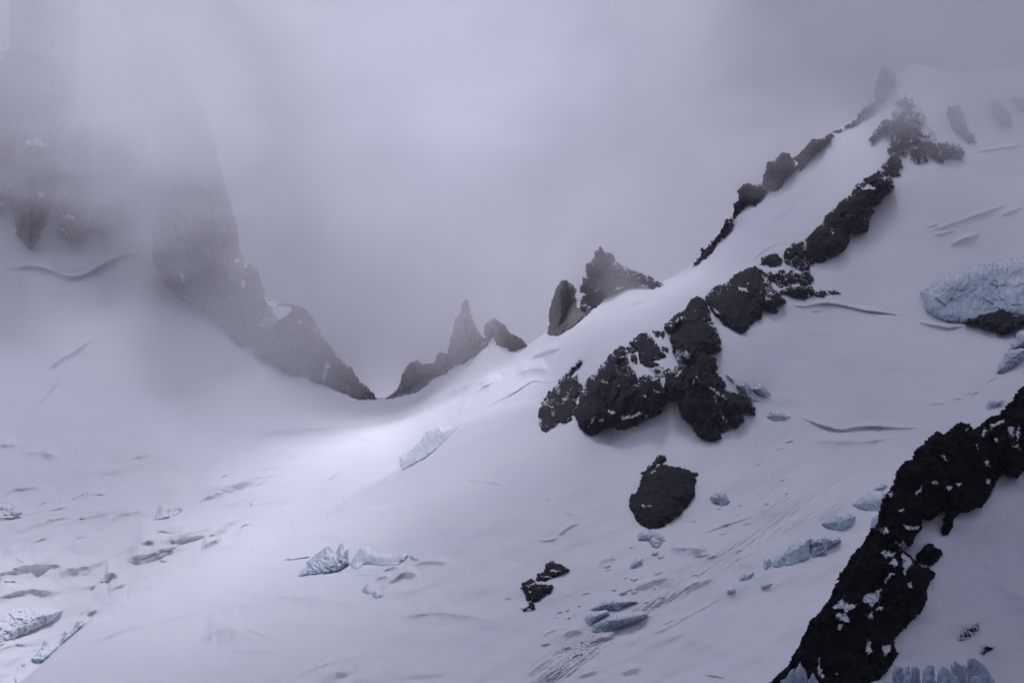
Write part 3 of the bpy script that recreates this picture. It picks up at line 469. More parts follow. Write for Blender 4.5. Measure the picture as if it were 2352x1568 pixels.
rock(4, [(1345, 368), (1300, 400), (1270, 450), (1230, 488), (1170, 520), (1140, 558), (1092, 580), (1092, 630), (1130, 652), (1172, 642), (1200, 600), (1195, 650), (1140, 680), (1150, 760), (1185, 825), (1200, 868), (1270, 885), (1300, 900), (1230, 930), (1210, 1010), (1160, 985), (1118, 972), (1103, 1050), (1113, 1140), (1130, 1185), (1180, 1172), (1215, 1185), (1208, 1260), (1240, 1322), (1300, 1362), (1330, 1412), (1380, 1472), (1440, 1488), (1530, 1478), (1540, 1432), (1590, 1412), (1592, 1372), (1650, 1384), (1718, 1335), (1692, 1280), (1740, 1262), (1795, 1285), (1802, 1240), (1762, 1180), (1700, 1128), (1640, 1113), (1560, 1100), (1572, 1045), (1530, 1000), (1480, 950), (1508, 942), (1492, 870), (1440, 800), (1500, 792), (1534, 770), (1522, 700), (1492, 620), (1450, 550), (1443, 460), (1390, 396)],
     'tall dark rock pyramid with sharp top and long stepped foot, middle of the band', A=18, s=10, cliff=.28, dust=.10, relief=5, fs=28, tilt=.5, vert=1.6,
     patches=[C(4, (1445, 1070), (1480, 1085), (1590, 1170), (1560, 1160), (1470, 1105)), C(4, (1475, 1140), (1500, 1160), (1505, 1205), (1485, 1180)), C(4, (1520, 1250), (1550, 1300), (1600, 1370), (1560, 1340)), C(4, (1260, 790), (1310, 815), (1280, 850), (1240, 830)), C(4, (1355, 1030), (1390, 1035), (1375, 1045)), C(4, (1312, 1020), (1328, 1015), (1322, 1060)), C(4, (1345, 980), (1360, 1000), (1350, 1008)),
              C(4, (1192, 520), (1205, 560), (1195, 600), (1185, 560)), C(4, (1215, 530), (1245, 520), (1230, 545))], dusty=[(1565, 815, 22, 22, .3)])
rock(4, [(1400, 385), (1440, 330), (1500, 288), (1590, 248), (1650, 198), (1720, 158), (1800, 130), (1832, 150), (1862, 200), (1922, 260), (1940, 305), (1990, 340), (2042, 412), (1980, 430), (1968, 478), (1900, 470), (1862, 440), (1856, 530), (1800, 552), (1762, 600), (1722, 650), (1690, 655), (1640, 620), (1560, 572), (1500, 520), (1450, 450)],
     'vertically fluted black crag directly right of the tall dark pyramid', A=15, s=9, cliff=.3, dust=.1, relief=4.6, fs=19, vert=2.6, tilt=.25, dusty=[(1640, 672, 20, 20, .25), (1760, 680, 25, 25, .25), (1750, 700, 12, 12, .2)],
     patches=[C(4, (1660, 285), (1740, 310), (1760, 330), (1690, 320)), C(4, (1860, 195), (1900, 240), (1935, 290), (1890, 260)), C(4, (1460, 440), (1540, 510), (1500, 500)), C(4, (1880, 370), (1960, 395), (1900, 385)), C(4, (1730, 270), (1752, 258), (1758, 270))])
rock(4, [(1858, 60), (1890, 45), (1975, 28), (2012, 80), (2002, 112), (1930, 126), (1850, 112)], 'small flat topped rock alone on the snow just above the fluted crag', A=5, relief=2, fs=10, dust=.18)
rock(4, [(1830, 150), (1880, 170), (1960, 178), (2030, 156), (2052, 190), (2100, 160), (2150, 202), (2142, 242), (2060, 272), (2000, 282), (1960, 250), (1900, 230)], 'snow streaked rocks right of the top of the fluted crag', A=6, relief=2.4, fs=11, dust=.3)
rock(4, [(2150, 205), (2190, 170), (2225, 165), (2254, 230), (2235, 272), (2160, 284), (2150, 250)], 'small rock at the right end of the snow streaked rocks, beside the smooth snow basin', A=5, relief=2, fs=9, dust=.22)
rock(4, [(2005, 322), (2090, 288), (2160, 292), (2242, 278), (2275, 340), (2200, 388), (2120, 376), (2060, 352)], 'wide low rock lying on the snow just above the long crack', A=6, relief=2.4, fs=10, dust=.25)
rock(3, [(945, 1388), (975, 1372), (1000, 1376), (1012, 1390), (975, 1404), (950, 1404)], 'tiny rock right of the wide low rock', A=2.5, relief=1, fs=6, s=3)
rock(3, [(1018, 1376), (1050, 1372), (1080, 1384), (1060, 1392), (1030, 1390)], 'tiny flat rock farthest right along the foot of the rock band', A=2.5, relief=1, fs=6, s=3)
rock(3, [(762, 1162), (808, 1100), (870, 1094), (893, 1130), (882, 1180), (904, 1230), (898, 1265), (850, 1252), (810, 1222), (768, 1202)], 'dark rock with snow ledges hanging below the left end of the long upper ridge', A=7, relief=2.6, fs=12, dust=.28)
rock(3, [(893, 1080), (930, 1038), (985, 988), (1008, 940), (1050, 903), (1090, 868), (1140, 828), (1180, 770), (1260, 718), (1300, 688), (1342, 700), (1378, 740), (1382, 782), (1332, 832), (1310, 870), (1268, 885), (1270, 920), (1256, 960), (1243, 1022), (1192, 1042), (1130, 1050), (1132, 1090), (1112, 1132), (1060, 1172), (1000, 1192), (940, 1197), (920, 1218), (888, 1190), (893, 1130)],
     'long dark rock ridge climbing diagonally between the two snow fields up towards the cloud', A=13, s=8, cliff=.28, dust=.12, relief=5, fs=22, tilt=-.3, patches=[C(3, (1200, 790), (1245, 765), (1290, 790), (1230, 800)), C(3, (1310, 730), (1345, 720), (1340, 745)), C(3, (1110, 940), (1165, 940), (1130, 948)), C(3, (1025, 1015), (1050, 1050), (1035, 1045))])
rock(3, [(1390, 588), (1405, 592), (1425, 625), (1436, 662), (1400, 672), (1424, 712), (1390, 722), (1340, 702), (1328, 660), (1362, 620)], 'dark rocky notch joining the long diagonal ridge to the foggy summit rocks', A=8, relief=2.6, fs=12, dust=.16)
J = rock(3, [(1370, 400), (1400, 340), (1420, 270), (1450, 250), (1500, 290), (1560, 370), (1548, 440), (1600, 440), (1645, 520), (1700, 528), (1760, 538), (1785, 580), (1775, 620), (1700, 600), (1672, 638), (1610, 602), (1580, 560), (1562, 600), (1578, 632), (1530, 642), (1490, 622), (1478, 560), (1455, 530), (1455, 600), (1410, 582), (1352, 588), (1380, 520), (1372, 460), (1320, 462), (1290, 495), (1262, 534), (1252, 502), (1290, 450), (1330, 400)],
     'wide snow streaked rock face under the cloud where the long diagonal ridge ends', A=10, s=6, relief=3.2, fs=13, dust=.3, dusty=[(2120, 265, 35, 22, .35), (2145, 320, 20, 12, .3), (2130, 300, 14, 20, .3)])
SK = 'dark rocks along the right skyline'
def sky_rock(pts, label, **kw): return rock(3, pts, label, group=SK, back=12, **kw)
sky_rock([(252, 1228), (270, 1195), (285, 1180), (300, 1145), (330, 1128), (350, 1092), (390, 1062), (420, 1025), (440, 980), (468, 962), (474, 990), (440, 1042), (392, 1082), (352, 1132), (312, 1182), (275, 1218)], 'thin line of small rocks, lowest of the right skyline rocks', A=4, s=3, relief=1.2, fs=7, rough=(3, 2.4), dust=.05)
sky_rock([(480, 955), (478, 880), (505, 858), (506, 800), (550, 758), (590, 768), (640, 768), (668, 800), (645, 835), (602, 885), (560, 872), (522, 905), (490, 950)], 'rounded dark skyline rock with two heads, left of the tallest skyline rock', A=9, s=6, relief=2.6, fs=11, dust=.08)
sky_rock([(638, 780), (655, 700), (668, 648), (720, 628), (752, 588), (766, 584), (792, 590), (822, 640), (818, 682), (782, 722), (742, 778), (700, 804), (668, 788)], 'tallest and bulkiest dark rock on the right skyline, blocky with a small horn', A=12, s=6, relief=2.8, fs=12, dust=.04)
sky_rock([(818, 620), (870, 578), (900, 540), (930, 503), (960, 513), (1000, 498), (1037, 473), (1042, 490), (1000, 532), (940, 592), (892, 642), (856, 682), (848, 640)], 'jagged slanting skyline rock, next above the tallest one', A=7, s=5, relief=2.4, fs=10, dust=.16)
sky_rock([(1040, 467), (1080, 453), (1130, 428), (1165, 400), (1190, 374), (1220, 345), (1240, 318), (1275, 292), (1292, 298), (1245, 352), (1190, 400), (1120, 446), (1070, 466)], 'faint narrow rocks high on the skyline running up into the cloud', A=4, s=3, relief=1.4, fs=8, rough=(3, 2), dust=.08)
sky_rock([(1283, 290), (1285, 180), (1330, 90), (1380, 90), (1400, 180), (1350, 250), (1330, 292)], 'faint steep rock tower dissolving in the cloud, highest on the right skyline', A=8, s=6, relief=2.6, fs=12, dust=.05)
rock(3, [(1700, 330), (1750, 318), (1790, 380), (1802, 450), (1850, 488), (1855, 525), (1818, 528), (1770, 482), (1735, 448), (1708, 390)], 'faint drooping rock streak in cloud, right of the snow streaked face', A=6, relief=2.4, fs=11, dust=.22)
rock(3, [(1938, 298), (1990, 285), (2030, 350), (2072, 410), (2062, 434), (2000, 424), (1958, 372)], 'faint isolated rock in cloud near the right edge of the picture', A=7, relief=2.4, fs=11, dust=.1)
rock(3, [(2050, 280), (2140, 270), (2200, 340), (2110, 345)], 'faintest rock patch in cloud, cut by the right picture edge', A=5, relief=2.4, fs=11, dust=.22)
# isolated rocks lower down
rock(7, [(1445, 392), (1455, 360), (1490, 340), (1510, 280), (1530, 222), (1580, 198), (1640, 173), (1720, 178), (1782, 193), (1832, 220), (1852, 272), (1847, 352), (1812, 404), (1772, 454), (1732, 494), (1660, 547), (1582, 570), (1530, 557), (1490, 512), (1465, 472), (1443, 432)],
     'big isolated egg shaped black rock in the open snow below the rock band', 'rock', 'rock', None, A=18, s=14, cliff=.35, relief=1.9, fs=15, dust=-.08, ledge=.1, patches=[C(7, (1515, 423), (1580, 424), (1580, 431), (1518, 430)), C(7, (1540, 305), (1558, 308), (1545, 312)), C(7, (1560, 226), (1600, 205), (1590, 222))], dusty=[(1540, 1078, 50, 6, .3)])
rock(7, [(1603, 150), (1618, 125), (1632, 108), (1668, 128), (1652, 152), (1625, 158)], 'small black rock sitting just above the egg shaped rock', 'rock', 'rock', None, A=5, relief=1.2, fs=8, s=4, dust=0)
rock(7, [(1520, 225), (1548, 190), (1590, 158), (1612, 165), (1570, 195), (1530, 232)], 'broken string of stones on the upper left rim of the egg shaped rock', 'rock', 'rock', None, A=3, relief=1, fs=7, s=3, dust=.15, rough=(3, 2))
rock(7, [(1838, 222), (1862, 218), (1864, 240), (1842, 240)], 'tiny black stone at the upper right corner of the egg shaped rock', 'rock', 'rock', None, A=3, relief=.6, fs=6, s=3, rough=(1, .6), dust=0)
rock(7, [(905, 835), (912, 800), (950, 770), (980, 788), (1015, 798), (1053, 822), (1010, 857), (960, 867), (910, 888), (860, 893), (862, 860), (885, 848)], 'upper of the two small snow patched rocks low in the middle', 'rock', 'rock', None, A=6, relief=1.6, fs=9, s=4, dust=.12, patches=[C(7, (940, 828), (1005, 832), (1010, 838), (950, 836)), C(7, (885, 866), (940, 868), (960, 876), (890, 878))])
rock(7, [(763, 922), (790, 900), (830, 883), (850, 905), (872, 910), (957, 928), (942, 962), (892, 992), (852, 1022), (798, 1012), (796, 972), (763, 952)], 'lower of the two small snow patched rocks low in the middle', 'rock', 'rock', None, A=6, relief=1.6, fs=9, s=4, dust=.1, patches=[C(7, (805, 962), (825, 966), (815, 975)), C(7, (860, 938), (872, 936), (868, 945)), C(7, (795, 925), (850, 905), (860, 910), (805, 934))])
rock(7, [(775, 1078), (800, 1052), (832, 1043), (838, 1070), (805, 1062), (790, 1080)], 'crumbs of rock in the hollow below the two small snow patched rocks', 'rock', 'rock', None, A=2, relief=.8, fs=6, s=3, rough=(2.5, 2), dust=0)
# ------------------------------------------------------------------ peaks and pinnacles behind the slope
G2 = dict(ledge=.15, m=M_GRAN, s=9, vert=2.4, rough=(2.2, 1.0), dust=-.05)
rock(2, [(1570, 136), (1562, 160), (1540, 165), (1535, 205), (1518, 238), (1490, 248), (1485, 300), (1492, 330), (1465, 335), (1463, 360), (1440, 400), (1442, 420), (1480, 432), (1450, 460), (1440, 530), (1420, 570), (1480, 560), (1560, 500), (1600, 445), (1680, 395), (1740, 380), (1800, 382), (1860, 375), (1900, 402), (1955, 372), (1900, 340), (1820, 300), (1745, 280), (1700, 255), (1657, 237), (1656, 205), (1632, 174), (1597, 180), (1582, 145)],
     'dark peak with a tiny knob on its top and a long snow speckled right shoulder', 'rock_peak', 'peak', None, ledge=.15, regions=[('summit_block', lambda u, v: (v < 604) & (u < 1413)), ('rock_shoulder', lambda u, v: (u >= 1413)), ('rock_wall', lambda u, v: (v >= 604) & (u < 1413))], A=9, s=8, back=30, relief=2.6, fs=12, dust=.12, cliff=.15, dusty=[(1440, 625, 60, 22, .2), (1500, 640, 40, 20, .2), (1365, 665, 14, 10, .3), (1345, 705, 12, 10, .3), (1345, 640, 8, 6, .4)])
rock(2, [(1340, 348), (1322, 355), (1308, 372), (1290, 420), (1270, 470), (1250, 560), (1255, 620), (1238, 680), (1300, 690), (1420, 620), (1480, 560), (1450, 530), (1418, 515), (1410, 460), (1416, 412), (1398, 380), (1365, 355)],
     'pale brown granite slab standing upright left of the knobbed peak', 'rock_slab', 'rock slab', None, A=14, back=22, relief=2., fs=14, tilt=.2, **G2)
rock(2, [(722, 468), (708, 492), (697, 520), (695, 560), (668, 588), (650, 638), (640, 700), (618, 770), (603, 850), (620, 900), (645, 885), (700, 862), (782, 812), (856, 748), (830, 700), (792, 650), (762, 590), (752, 550), (746, 500), (735, 475)],
     'tall slender granite needle with a pointed head, standing right of the snow saddle', 'rock_pinnacle', 'pinnacle', None, regions=[('pinnacle_head', lambda u, v: v + .15 * u < 720 + 160), ('pinnacle_body', lambda u, v: v + .15 * u >= 720 + 160)], A=18, back=30, relief=2.6, fs=14, tilt=-.35, **G2)
rock(2, [(905, 588), (890, 595), (870, 608), (850, 630), (847, 720), (862, 735), (897, 682), (930, 747), (972, 762), (1008, 790), (1062, 772), (1103, 750), (1072, 720), (1022, 700), (988, 660), (972, 622), (945, 622), (925, 600)],
     'short two headed granite pinnacle between the slender needle and the snow ridge', 'rock_pinnacle', 'pinnacle', None, regions=[('pinnacle_head', lambda u, v: u < 1146), ('pinnacle_shoulder', lambda u, v: u >= 1146)], A=12, back=22, relief=2.2, fs=12, tilt=-.3, **G2)
rock(2, [(232, 1085), (270, 1062), (300, 1030), (328, 960), (350, 900), (388, 860), (420, 847), (470, 875), (530, 865), (560, 798), (585, 798), (612, 820), (640, 880), (602, 922), (520, 952), (480, 992), (430, 1032), (330, 1062), (280, 1078)],
     'low jagged granite ridge descending from the slender needle to the snow saddle', 'rock_ridge', 'rock ridge', None, A=12, back=22, relief=2.4, fs=12, tilt=-.3, **{**G2, 'dust': .12})
G3 = dict(ledge=.25, m=M_GRAN2, s=12, vert=3.2, rough=(3, 1.2), step=1.6)
rock(1, [(-60, 20), (50, 0), (48, 420), (32, 500), (34, 560), (20, 640), (0, 690), (-60, 700)], 'faint grey rock wall at the very left edge of the picture, half hidden by cloud', 'rock_buttress', 'rock wall', None, A=30, relief=4, fs=18, **G3)
rock(1, [(35, -300), (330, -300), (330, 100), (300, 300), (262, 400), (232, 440), (222, 520), (232, 600), (190, 700), (162, 770), (132, 832), (72, 772), (60, 700), (40, 600), (35, 500), (60, 430), (60, 300)], 'grey rock buttress narrowing to a pointed tongue in the left snow field', 'rock_buttress', 'rock wall', None, A=34, relief=4, fs=20, dust=.0,
     patches=[C(1, (110, 372), (150, 368), (205, 395), (190, 415), (140, 400), (108, 395)), C(1, (65, 410), (85, 400), (80, 440), (50, 460), (45, 450)), C(1, (155, 600), (178, 588), (192, 600), (175, 622), (160, 618)), C(1, (195, 500), (215, 495), (240, 520), (242, 545), (215, 545), (200, 530))], dusty=[(120, 400, 14, 22, .35)], **G3)
rock(1, [(255, 600), (288, 570), (300, 400), (330, 300), (420, 300), (400, 700), (395, 742), (352, 802), (290, 806), (256, 762), (243, 700), (270, 660)], 'grey rounded rock toe right of the pointed tongue, crossed by two snow ledges', 'rock_buttress', 'rock wall', None, A=28, relief=4, fs=18, patches=[C(1, (262, 600), (285, 585), (290, 615), (270, 615)), C(1, (255, 690), (280, 682), (318, 700), (310, 708), (260, 702)), C(1, (255, 745), (275, 742), (275, 755), (258, 755))], **G3)
rock(1, [(400, 300), (600, 280), (645, 430), (636, 560), (585, 700), (550, 755), (500, 768), (430, 782), (396, 742), (392, 600)], 'blurred broad rock wall hanging in cloud between the rounded toe and the great tower', 'rock_buttress', 'rock wall', None, A=26, relief=3.5, fs=22, **G3)
rock(1, [(640, 470), (650, 250), (760, 150), (860, 250), (930, 520), (972, 670), (1002, 830), (1022, 892), (1042, 893), (1078, 922), (1102, 1010), (1106, 1100), (1082, 1160), (1094, 1202), (1050, 1244), (1008, 1238), (975, 1192), (963, 1162), (918, 1152), (893, 1107), (850, 1094), (808, 1064), (768, 1044), (738, 1004), (706, 994), (688, 950), (658, 902), (640, 872)],
     'great grey rock tower rising from the left snow field into the cloud', 'rock_tower', 'rock tower', None, A=45, s=22, back=60, relief=5.5, fs=22, tilt=-.12, m=M_GRAN2, vert=3.4, rough=(3, 1.2), step=1.5, dust=.02,
     patches=[C(1, (735, 800), (755, 800), (785, 825), (760, 828)), C(1, (750, 930), (765, 935), (780, 975), (768, 980)), C(1, (985, 872), (1005, 875), (990, 892), (975, 890)), C(1, (1010, 960), (1030, 970), (1020, 1000), (1008, 985))])
rock(1, [(1102, 1028), (1130, 1045), (1165, 1060), (1242, 1062), (1282, 1090), (1322, 1140), (1347, 1195), (1402, 1270), (1432, 1310), (1472, 1330), (1502, 1390), (1542, 1412), (1575, 1456), (1490, 1454), (1430, 1424), (1368, 1398), (1328, 1388), (1290, 1354), (1240, 1359), (1188, 1344), (1158, 1304), (1118, 1299), (1074, 1262), (1098, 1204), (1070, 1155), (1100, 1100)],
     'grey granite crag sloping down to the saddle, snow patch on its upper left', 'rock_crag', 'crag', None, A=30, s=12, back=34, relief=4.2, fs=16, tilt=.35, m=M_GRAN2, vert=2.6, rough=(3, 1.2), dust=.1,
     patches=[C(1, (1108, 1042), (1160, 1066), (1215, 1072), (1225, 1090), (1190, 1115), (1160, 1130), (1110, 1180), (1080, 1150), (1100, 1120)), C(1, (1360, 1310), (1385, 1305), (1375, 1340), (1350, 1390), (1345, 1385))], dusty=[(690, 740, 22, 12, .3), (640, 790, 16, 25, .2)])
# ------------------------------------------------------------------ the black ridge in the near right corner
PATCH = [[(905, 762), (950, 770), (990, 768), (985, 785), (950, 790), (920, 778)], [(545, 1182), (575, 1165), (600, 1128), (612, 1160), (640, 1168), (680, 1165), (645, 1190), (620, 1208), (600, 1190), (570, 1192)], [(565, 1215), (620, 1212), (636, 1255), (605, 1258), (575, 1240)], [(578, 1270), (606, 1265), (590, 1300), (566, 1290)],
 [(698, 1150), (712, 1118), (750, 1108), (795, 1088), (782, 1150), (748, 1180), (735, 1163)], [(762, 1195), (790, 1172), (808, 1185), (795, 1200)], [(724, 1222), (755, 1202), (750, 1240), (728, 1242)], [(722, 1350), (748, 1355), (740, 1385), (750, 1400), (735, 1430), (718, 1412)], [(968, 600), (1010, 562), (1002, 585), (978, 615)],
 [(1118, 575), (1140, 565), (1162, 570), (1140, 586)], [(1050, 545), (1070, 540), (1088, 552), (1060, 556)], [(1335, 528), (1352, 530), (1350, 552), (1336, 555)], [(1440, 268), (1470, 258), (1472, 312), (1446, 312)], [(1482, 290), (1502, 250), (1500, 320), (1488, 345)], [(1370, 320), (1396, 322), (1380, 346)], [(1458, 360), (1498, 352), (1512, 382)],
 [(1352, 250), (1380, 242), (1425, 222), (1420, 238), (1385, 262), (1352, 275)], [(1322, 270), (1335, 285), (1318, 318), (1308, 310)], [(878, 690), (912, 680), (905, 695)], [(778, 785), (808, 788), (820, 772), (836, 800), (805, 815)], [(790, 908), (810, 890), (850, 905), (875, 905), (850, 925), (815, 930)], [(830, 965), (862, 930), (880, 945), (878, 975), (850, 965)], [(845, 1000), (870, 1010), (842, 1025), (818, 1062), (812, 1055)], [(1100, 402), (1120, 408), (1132, 438), (1112, 432)],
 [(1325, 442), (1340, 430), (1350, 465), (1328, 458)], [(932, 1060), (945, 1048), (962, 1082), (930, 1080)], [(478, 1430), (486, 1440), (482, 1480), (505, 1532), (492, 1545), (472, 1500)], [(555, 1515), (582, 1515), (570, 1530)], [(1280, 352), (1298, 378), (1285, 380)], [(1222, 278), (1238, 272), (1225, 288)], [(1178, 555), (1212, 545), (1190, 570)], [(832, 598), (858, 596), (842, 628)], [(1008, 424), (1024, 428), (1010, 434)], [(862, 840), (900, 862), (905, 840), (925, 868), (935, 905), (915, 900), (885, 872)], [(908, 900), (940, 930), (962, 960), (925, 990), (912, 1028), (905, 960), (895, 915)], [(806, 1372), (848, 1372), (838, 1410), (815, 1430), (800, 1395)]]
NR = dict(base=ybase_near, m=M_BLACK, group=None)
ridge = rock(8, [(2500, -640), (2200, -430), (2050, -400), (1900, -260), (1760, -190), (1640, -70), (1600, -10), (1523, 58), (1480, 98), (1460, 138), (1400, 198), (1340, 222), (1320, 240), (1270, 284), (1255, 262), (1240, 248), (1200, 243), (1160, 268), (1112, 310), (1100, 300), (1080, 290), (1040, 320), (1010, 350), (970, 384), (955, 430), (910, 448), (878, 490), (860, 560), (830, 600), (800, 640), (785, 740), (772, 776), (738, 792), (715, 850), (650, 910), (614, 980), (584, 1010), (578, 1050), (548, 1090), (538, 1140), (488, 1200), (438, 1250), (418, 1300), (378, 1380), (348, 1420), (328, 1480), (258, 1540), (222, 1575), (140, 1680), (60, 1800), (600, 1860), (690, 1660), (760, 1568), (800, 1530), (832, 1490), (862, 1452), (880, 1420), (868, 1392), (850, 1370), (862, 1340), (892, 1308), (990, 1210), (1030, 1142), (1026, 1090), (1070, 1010), (1050, 992), (1000, 982), (965, 940), (920, 905), (880, 885), (945, 872), (975, 815), (1002, 775), (998, 722), (1022, 742), (1072, 722), (1105, 690), (1152, 664), (1115, 740), (1140, 762), (1192, 702), (1302, 670), (1342, 622), (1382, 540), (1410, 502), (1415, 468), (1440, 515), (1490, 522), (1523, 482), (1600, 455), (1700, 380), (1830, 240), (2000, 150), (2200, -100), (2500, -260)],
     'huge black foreground ridge with white snow patches, filling the lower right corner', 'rock_ridge', 'rock ridge', A=12, s=9, back=12, relief=3.2, fs=20, cliff=.05, dust=-.02, step=1.4, rough=(3.2, 1.2), base=ybase_near, m=M_BLACK, group=None, patches=[C(8, *p) for p in PATCH], ledge=.12)
rock(8, [(973, 922), (1010, 880), (1018, 866), (1045, 860), (1075, 882), (1098, 888), (1104, 910), (1086, 948), (1045, 968), (990, 948)], 'small black rock island on dark snow, close right of the black foreground ridge', 'rock', 'rock', A=5, s=5, relief=1.6, fs=12, dust=-.02, step=1.2, **NR)
rock(8, [(1102, 785), (1122, 762), (1138, 765), (1160, 745), (1158, 772), (1132, 806), (1112, 814)], 'little black stone hanging under a notch of the black foreground ridge', 'rock', 'rock', A=3, s=4, relief=1.2, fs=9, dust=-.02, step=1.2, **NR)
rock(8, [(1185, 1342), (1200, 1320), (1232, 1298), (1296, 1255), (1290, 1292), (1252, 1330), (1215, 1348)], 'dark ice glazed rock streak on the dim snow slope, near the lower right corner', 'rock', 'rock', A=2, s=5, relief=1.2, fs=9, dust=.45, step=1.2, **NR)
rock(8, [(1308, 1418), (1328, 1384), (1368, 1388), (1345, 1405), (1328, 1424)], 'smaller ice glazed rock below the dark streak in the lower right corner', 'rock', 'rock', A=2, s=5, relief=1., fs=8, dust=.42, step=1.2, **NR)
rock(10, [(820, 910), (870, 860), (930, 870), (1000, 812), (1100, 790), (1170, 780), (1250, 735), (1300, 738), (1330, 770), (1385, 770), (1400, 815), (1480, 835), (1530, 860), (1620, 870), (1620, 900), (1540, 920), (1480, 970), (1400, 1010), (1300, 1035), (1230, 1040), (1230, 980), (1180, 960), (1110, 980), (1040, 965), (980, 935), (930, 890)], 'black rock bared at the foot of the large blue ice cliff by the right edge', 'rock', 'rock', None, A=36, s=4, relief=1.6, fs=9, dust=.14, cliff=.1, yoff=0)
# ------------------------------------------------------------------ ice
def ice(k, pts, label, name='ice_block', cat='ice block', group='blocks and cliffs of blue ice', m=None, **kw):
    a = dict(A=3, s=4, relief=.8, fs=16, cliff=.8, rough=(1.2, .5), dust=-.05, facet=.8, back=6, grow=0., ledge=0.); a.update(kw)
    return body(name, C(k, *pts), m or M_ICE, label, cat, group, **a)
ice(10, [(250, 525), (330, 460), (450, 400), (560, 330), (700, 280), (850, 225), (1000, 185), (1150, 150), (1220, 155), (1400, 110), (1650, 60), (1900, 40), (2300, 130), (2600, 330), (2700, 560), (2500, 760), (2200, 850), (1900, 870), (1700, 830), (1600, 880), (1450, 830), (1330, 850), (1100, 905), (820, 920), (650, 910), (520, 880), (430, 830), (320, 765), (290, 640)],
    'large curved blue ice cliff with dirty lower rim, above bare rock at the right edge', 'ice_cliff', 'ice cliff', A=9, s=6, cliff=.42, relief=2.0, fs=44, dirt=.0, rough=(2, .8), m=M_ICE, dusty=[(2320, 655, 30, 22, .9), (2120, 690, 16, 24, .5)],
    patches=[C(10, (410, 520), (590, 345), (600, 352), (420, 528)), C(10, (340, 655), (480, 570), (600, 480), (700, 500), (800, 560), (690, 515), (610, 492), (490, 585)), C(10, (1290, 420), (1400, 370), (1560, 310), (1700, 300), (1700, 420), (1560, 430), (1420, 460), (1320, 450))])
ice(10, [(1440, 1040), (1600, 960), (1750, 940), (1750, 1180), (1440, 1250), (1400, 1240), (1380, 1170), (1450, 1110)], 'blue ice block cut by the right edge, just below the bared black rock', A=7, relief=2, fs=16)
ice(10, [(1225, 1450), (1270, 1380), (1330, 1290), (1400, 1250), (1640, 1220), (1560, 1330), (1480, 1420), (1400, 1480), (1300, 1545), (1215, 1530)], 'ragged blue ice flakes under the right edge block, lowest of the right edge ice', A=6, relief=2.4, fs=11, rough=(3, 1))
ice(5, [(155, 935), (185, 908), (205, 900), (235, 920), (262, 958), (240, 985), (190, 965)], 'pale blue ice block wedged in the broken snow right of the dark pyramid foot', A=5)
ice(5, [(235, 1090), (262, 1055), (310, 1060), (375, 1090), (345, 1112), (275, 1116)], 'blue ice face sunk in snow at the left end of the lower long crack', A=4)
ice(5, [(60, 905), (110, 890), (155, 930), (150, 960), (190, 1000), (150, 1010), (100, 960)], 'dirty broken ice between the dark pyramid foot and the pale blue block', A=3, dirt=1., relief=1.6, fs=8, rough=(3, 1.2), cliff=.5)
ice(8, [(195, 945), (210, 928), (232, 930), (238, 955), (212, 992), (200, 985)], 'small ice block, leftmost in the blue ice row left of the black ridge', fs=8)
ice(8, [(245, 945), (275, 908), (300, 925), (303, 968), (270, 982), (240, 975)], 'square blue ice block, second from left in the ice row', fs=8)
ice(8, [(300, 905), (330, 870), (385, 828), (430, 832), (438, 880), (432, 930), (350, 968), (305, 972)], 'largest smooth faced ice block in the row, with a flat snowy lid', fs=14, snow_top=1)
ice(8, [(432, 830), (500, 808), (580, 820), (592, 842), (525, 885), (520, 910), (480, 920), (440, 930)], 'fractured blue ice block on the right of the largest smooth block', fs=10, relief=2.)
ice(8, [(490, 758), (520, 735), (565, 703), (625, 698), (668, 722), (645, 765), (600, 792), (540, 782)], 'ice hump with grey blue hollow, above the fractured block', fs=12, cliff=.7)
ice(8, [(648, 660), (690, 620), (745, 592), (802, 590), (835, 622), (795, 692), (740, 692), (690, 682)], 'pale ice block with a black crack, beside the left side of the black ridge', fs=14)
ice(8, [(738, 780), (748, 730), (790, 696), (785, 775)], 'narrow blue ice sliver touching the black ridge', fs=8)
ice(8, [(755, 582), (800, 548), (830, 562), (795, 592)], 'topmost little ice block beside the black ridge', fs=8)
ice(8, [(66, 1035), (100, 1004), (150, 1004), (130, 1030), (80, 1048)], 'low ice lump below the left end of the ice row', fs=8)
ice(8, [(182, 1072), (200, 1054), (243, 1060), (225, 1080), (185, 1094)], 'pointed blue ice lump below the square block of the row', fs=8)
ice(8, [(1330, 160), (1345, 130), (1425, 128), (1385, 165), (1335, 182)], 'shallow blue ice dimple in the snow above the crest of the black ridge', A=2, fs=9, cliff=.6)
ice(7, [(1490, 640), (1490, 602), (1530, 573), (1562, 575), (1605, 590), (1650, 612), (1670, 650), (1610, 650), (1562, 648), (1520, 645)], 'cracked dirty ice block under the egg shaped black rock', fs=9, dirt=.6, cliff=.9)
ice(7, [(1562, 650), (1572, 610), (1610, 620), (1650, 655), (1620, 692), (1582, 686)], 'clean pale ice block leaning on the cracked dirty one', fs=9)
ice(7, [(1945, 370), (1990, 333), (2042, 345), (2072, 402), (2020, 428), (1955, 402)], 'grey ice block with a dark crack, right of the egg shaped rock', fs=9, dirt=.2, snow_top=.8)
ice(7, [(1440, 815), (1448, 780), (1490, 748), (1525, 755), (1518, 790), (1470, 818)], 'crumbling whitish ice lump in the debris below the egg shaped rock', fs=8, snow_top=.6)
ice(7, [(1578, 735), (1585, 712), (1615, 708), (1622, 728), (1598, 740)], 'small rounded ice ball near the top of the avalanche debris', fs=6)
ice(7, [(1585, 860), (1600, 838), (1645, 832), (1640, 848), (1605, 862)], 'small flat ice chip in the middle of the debris', fs=6)
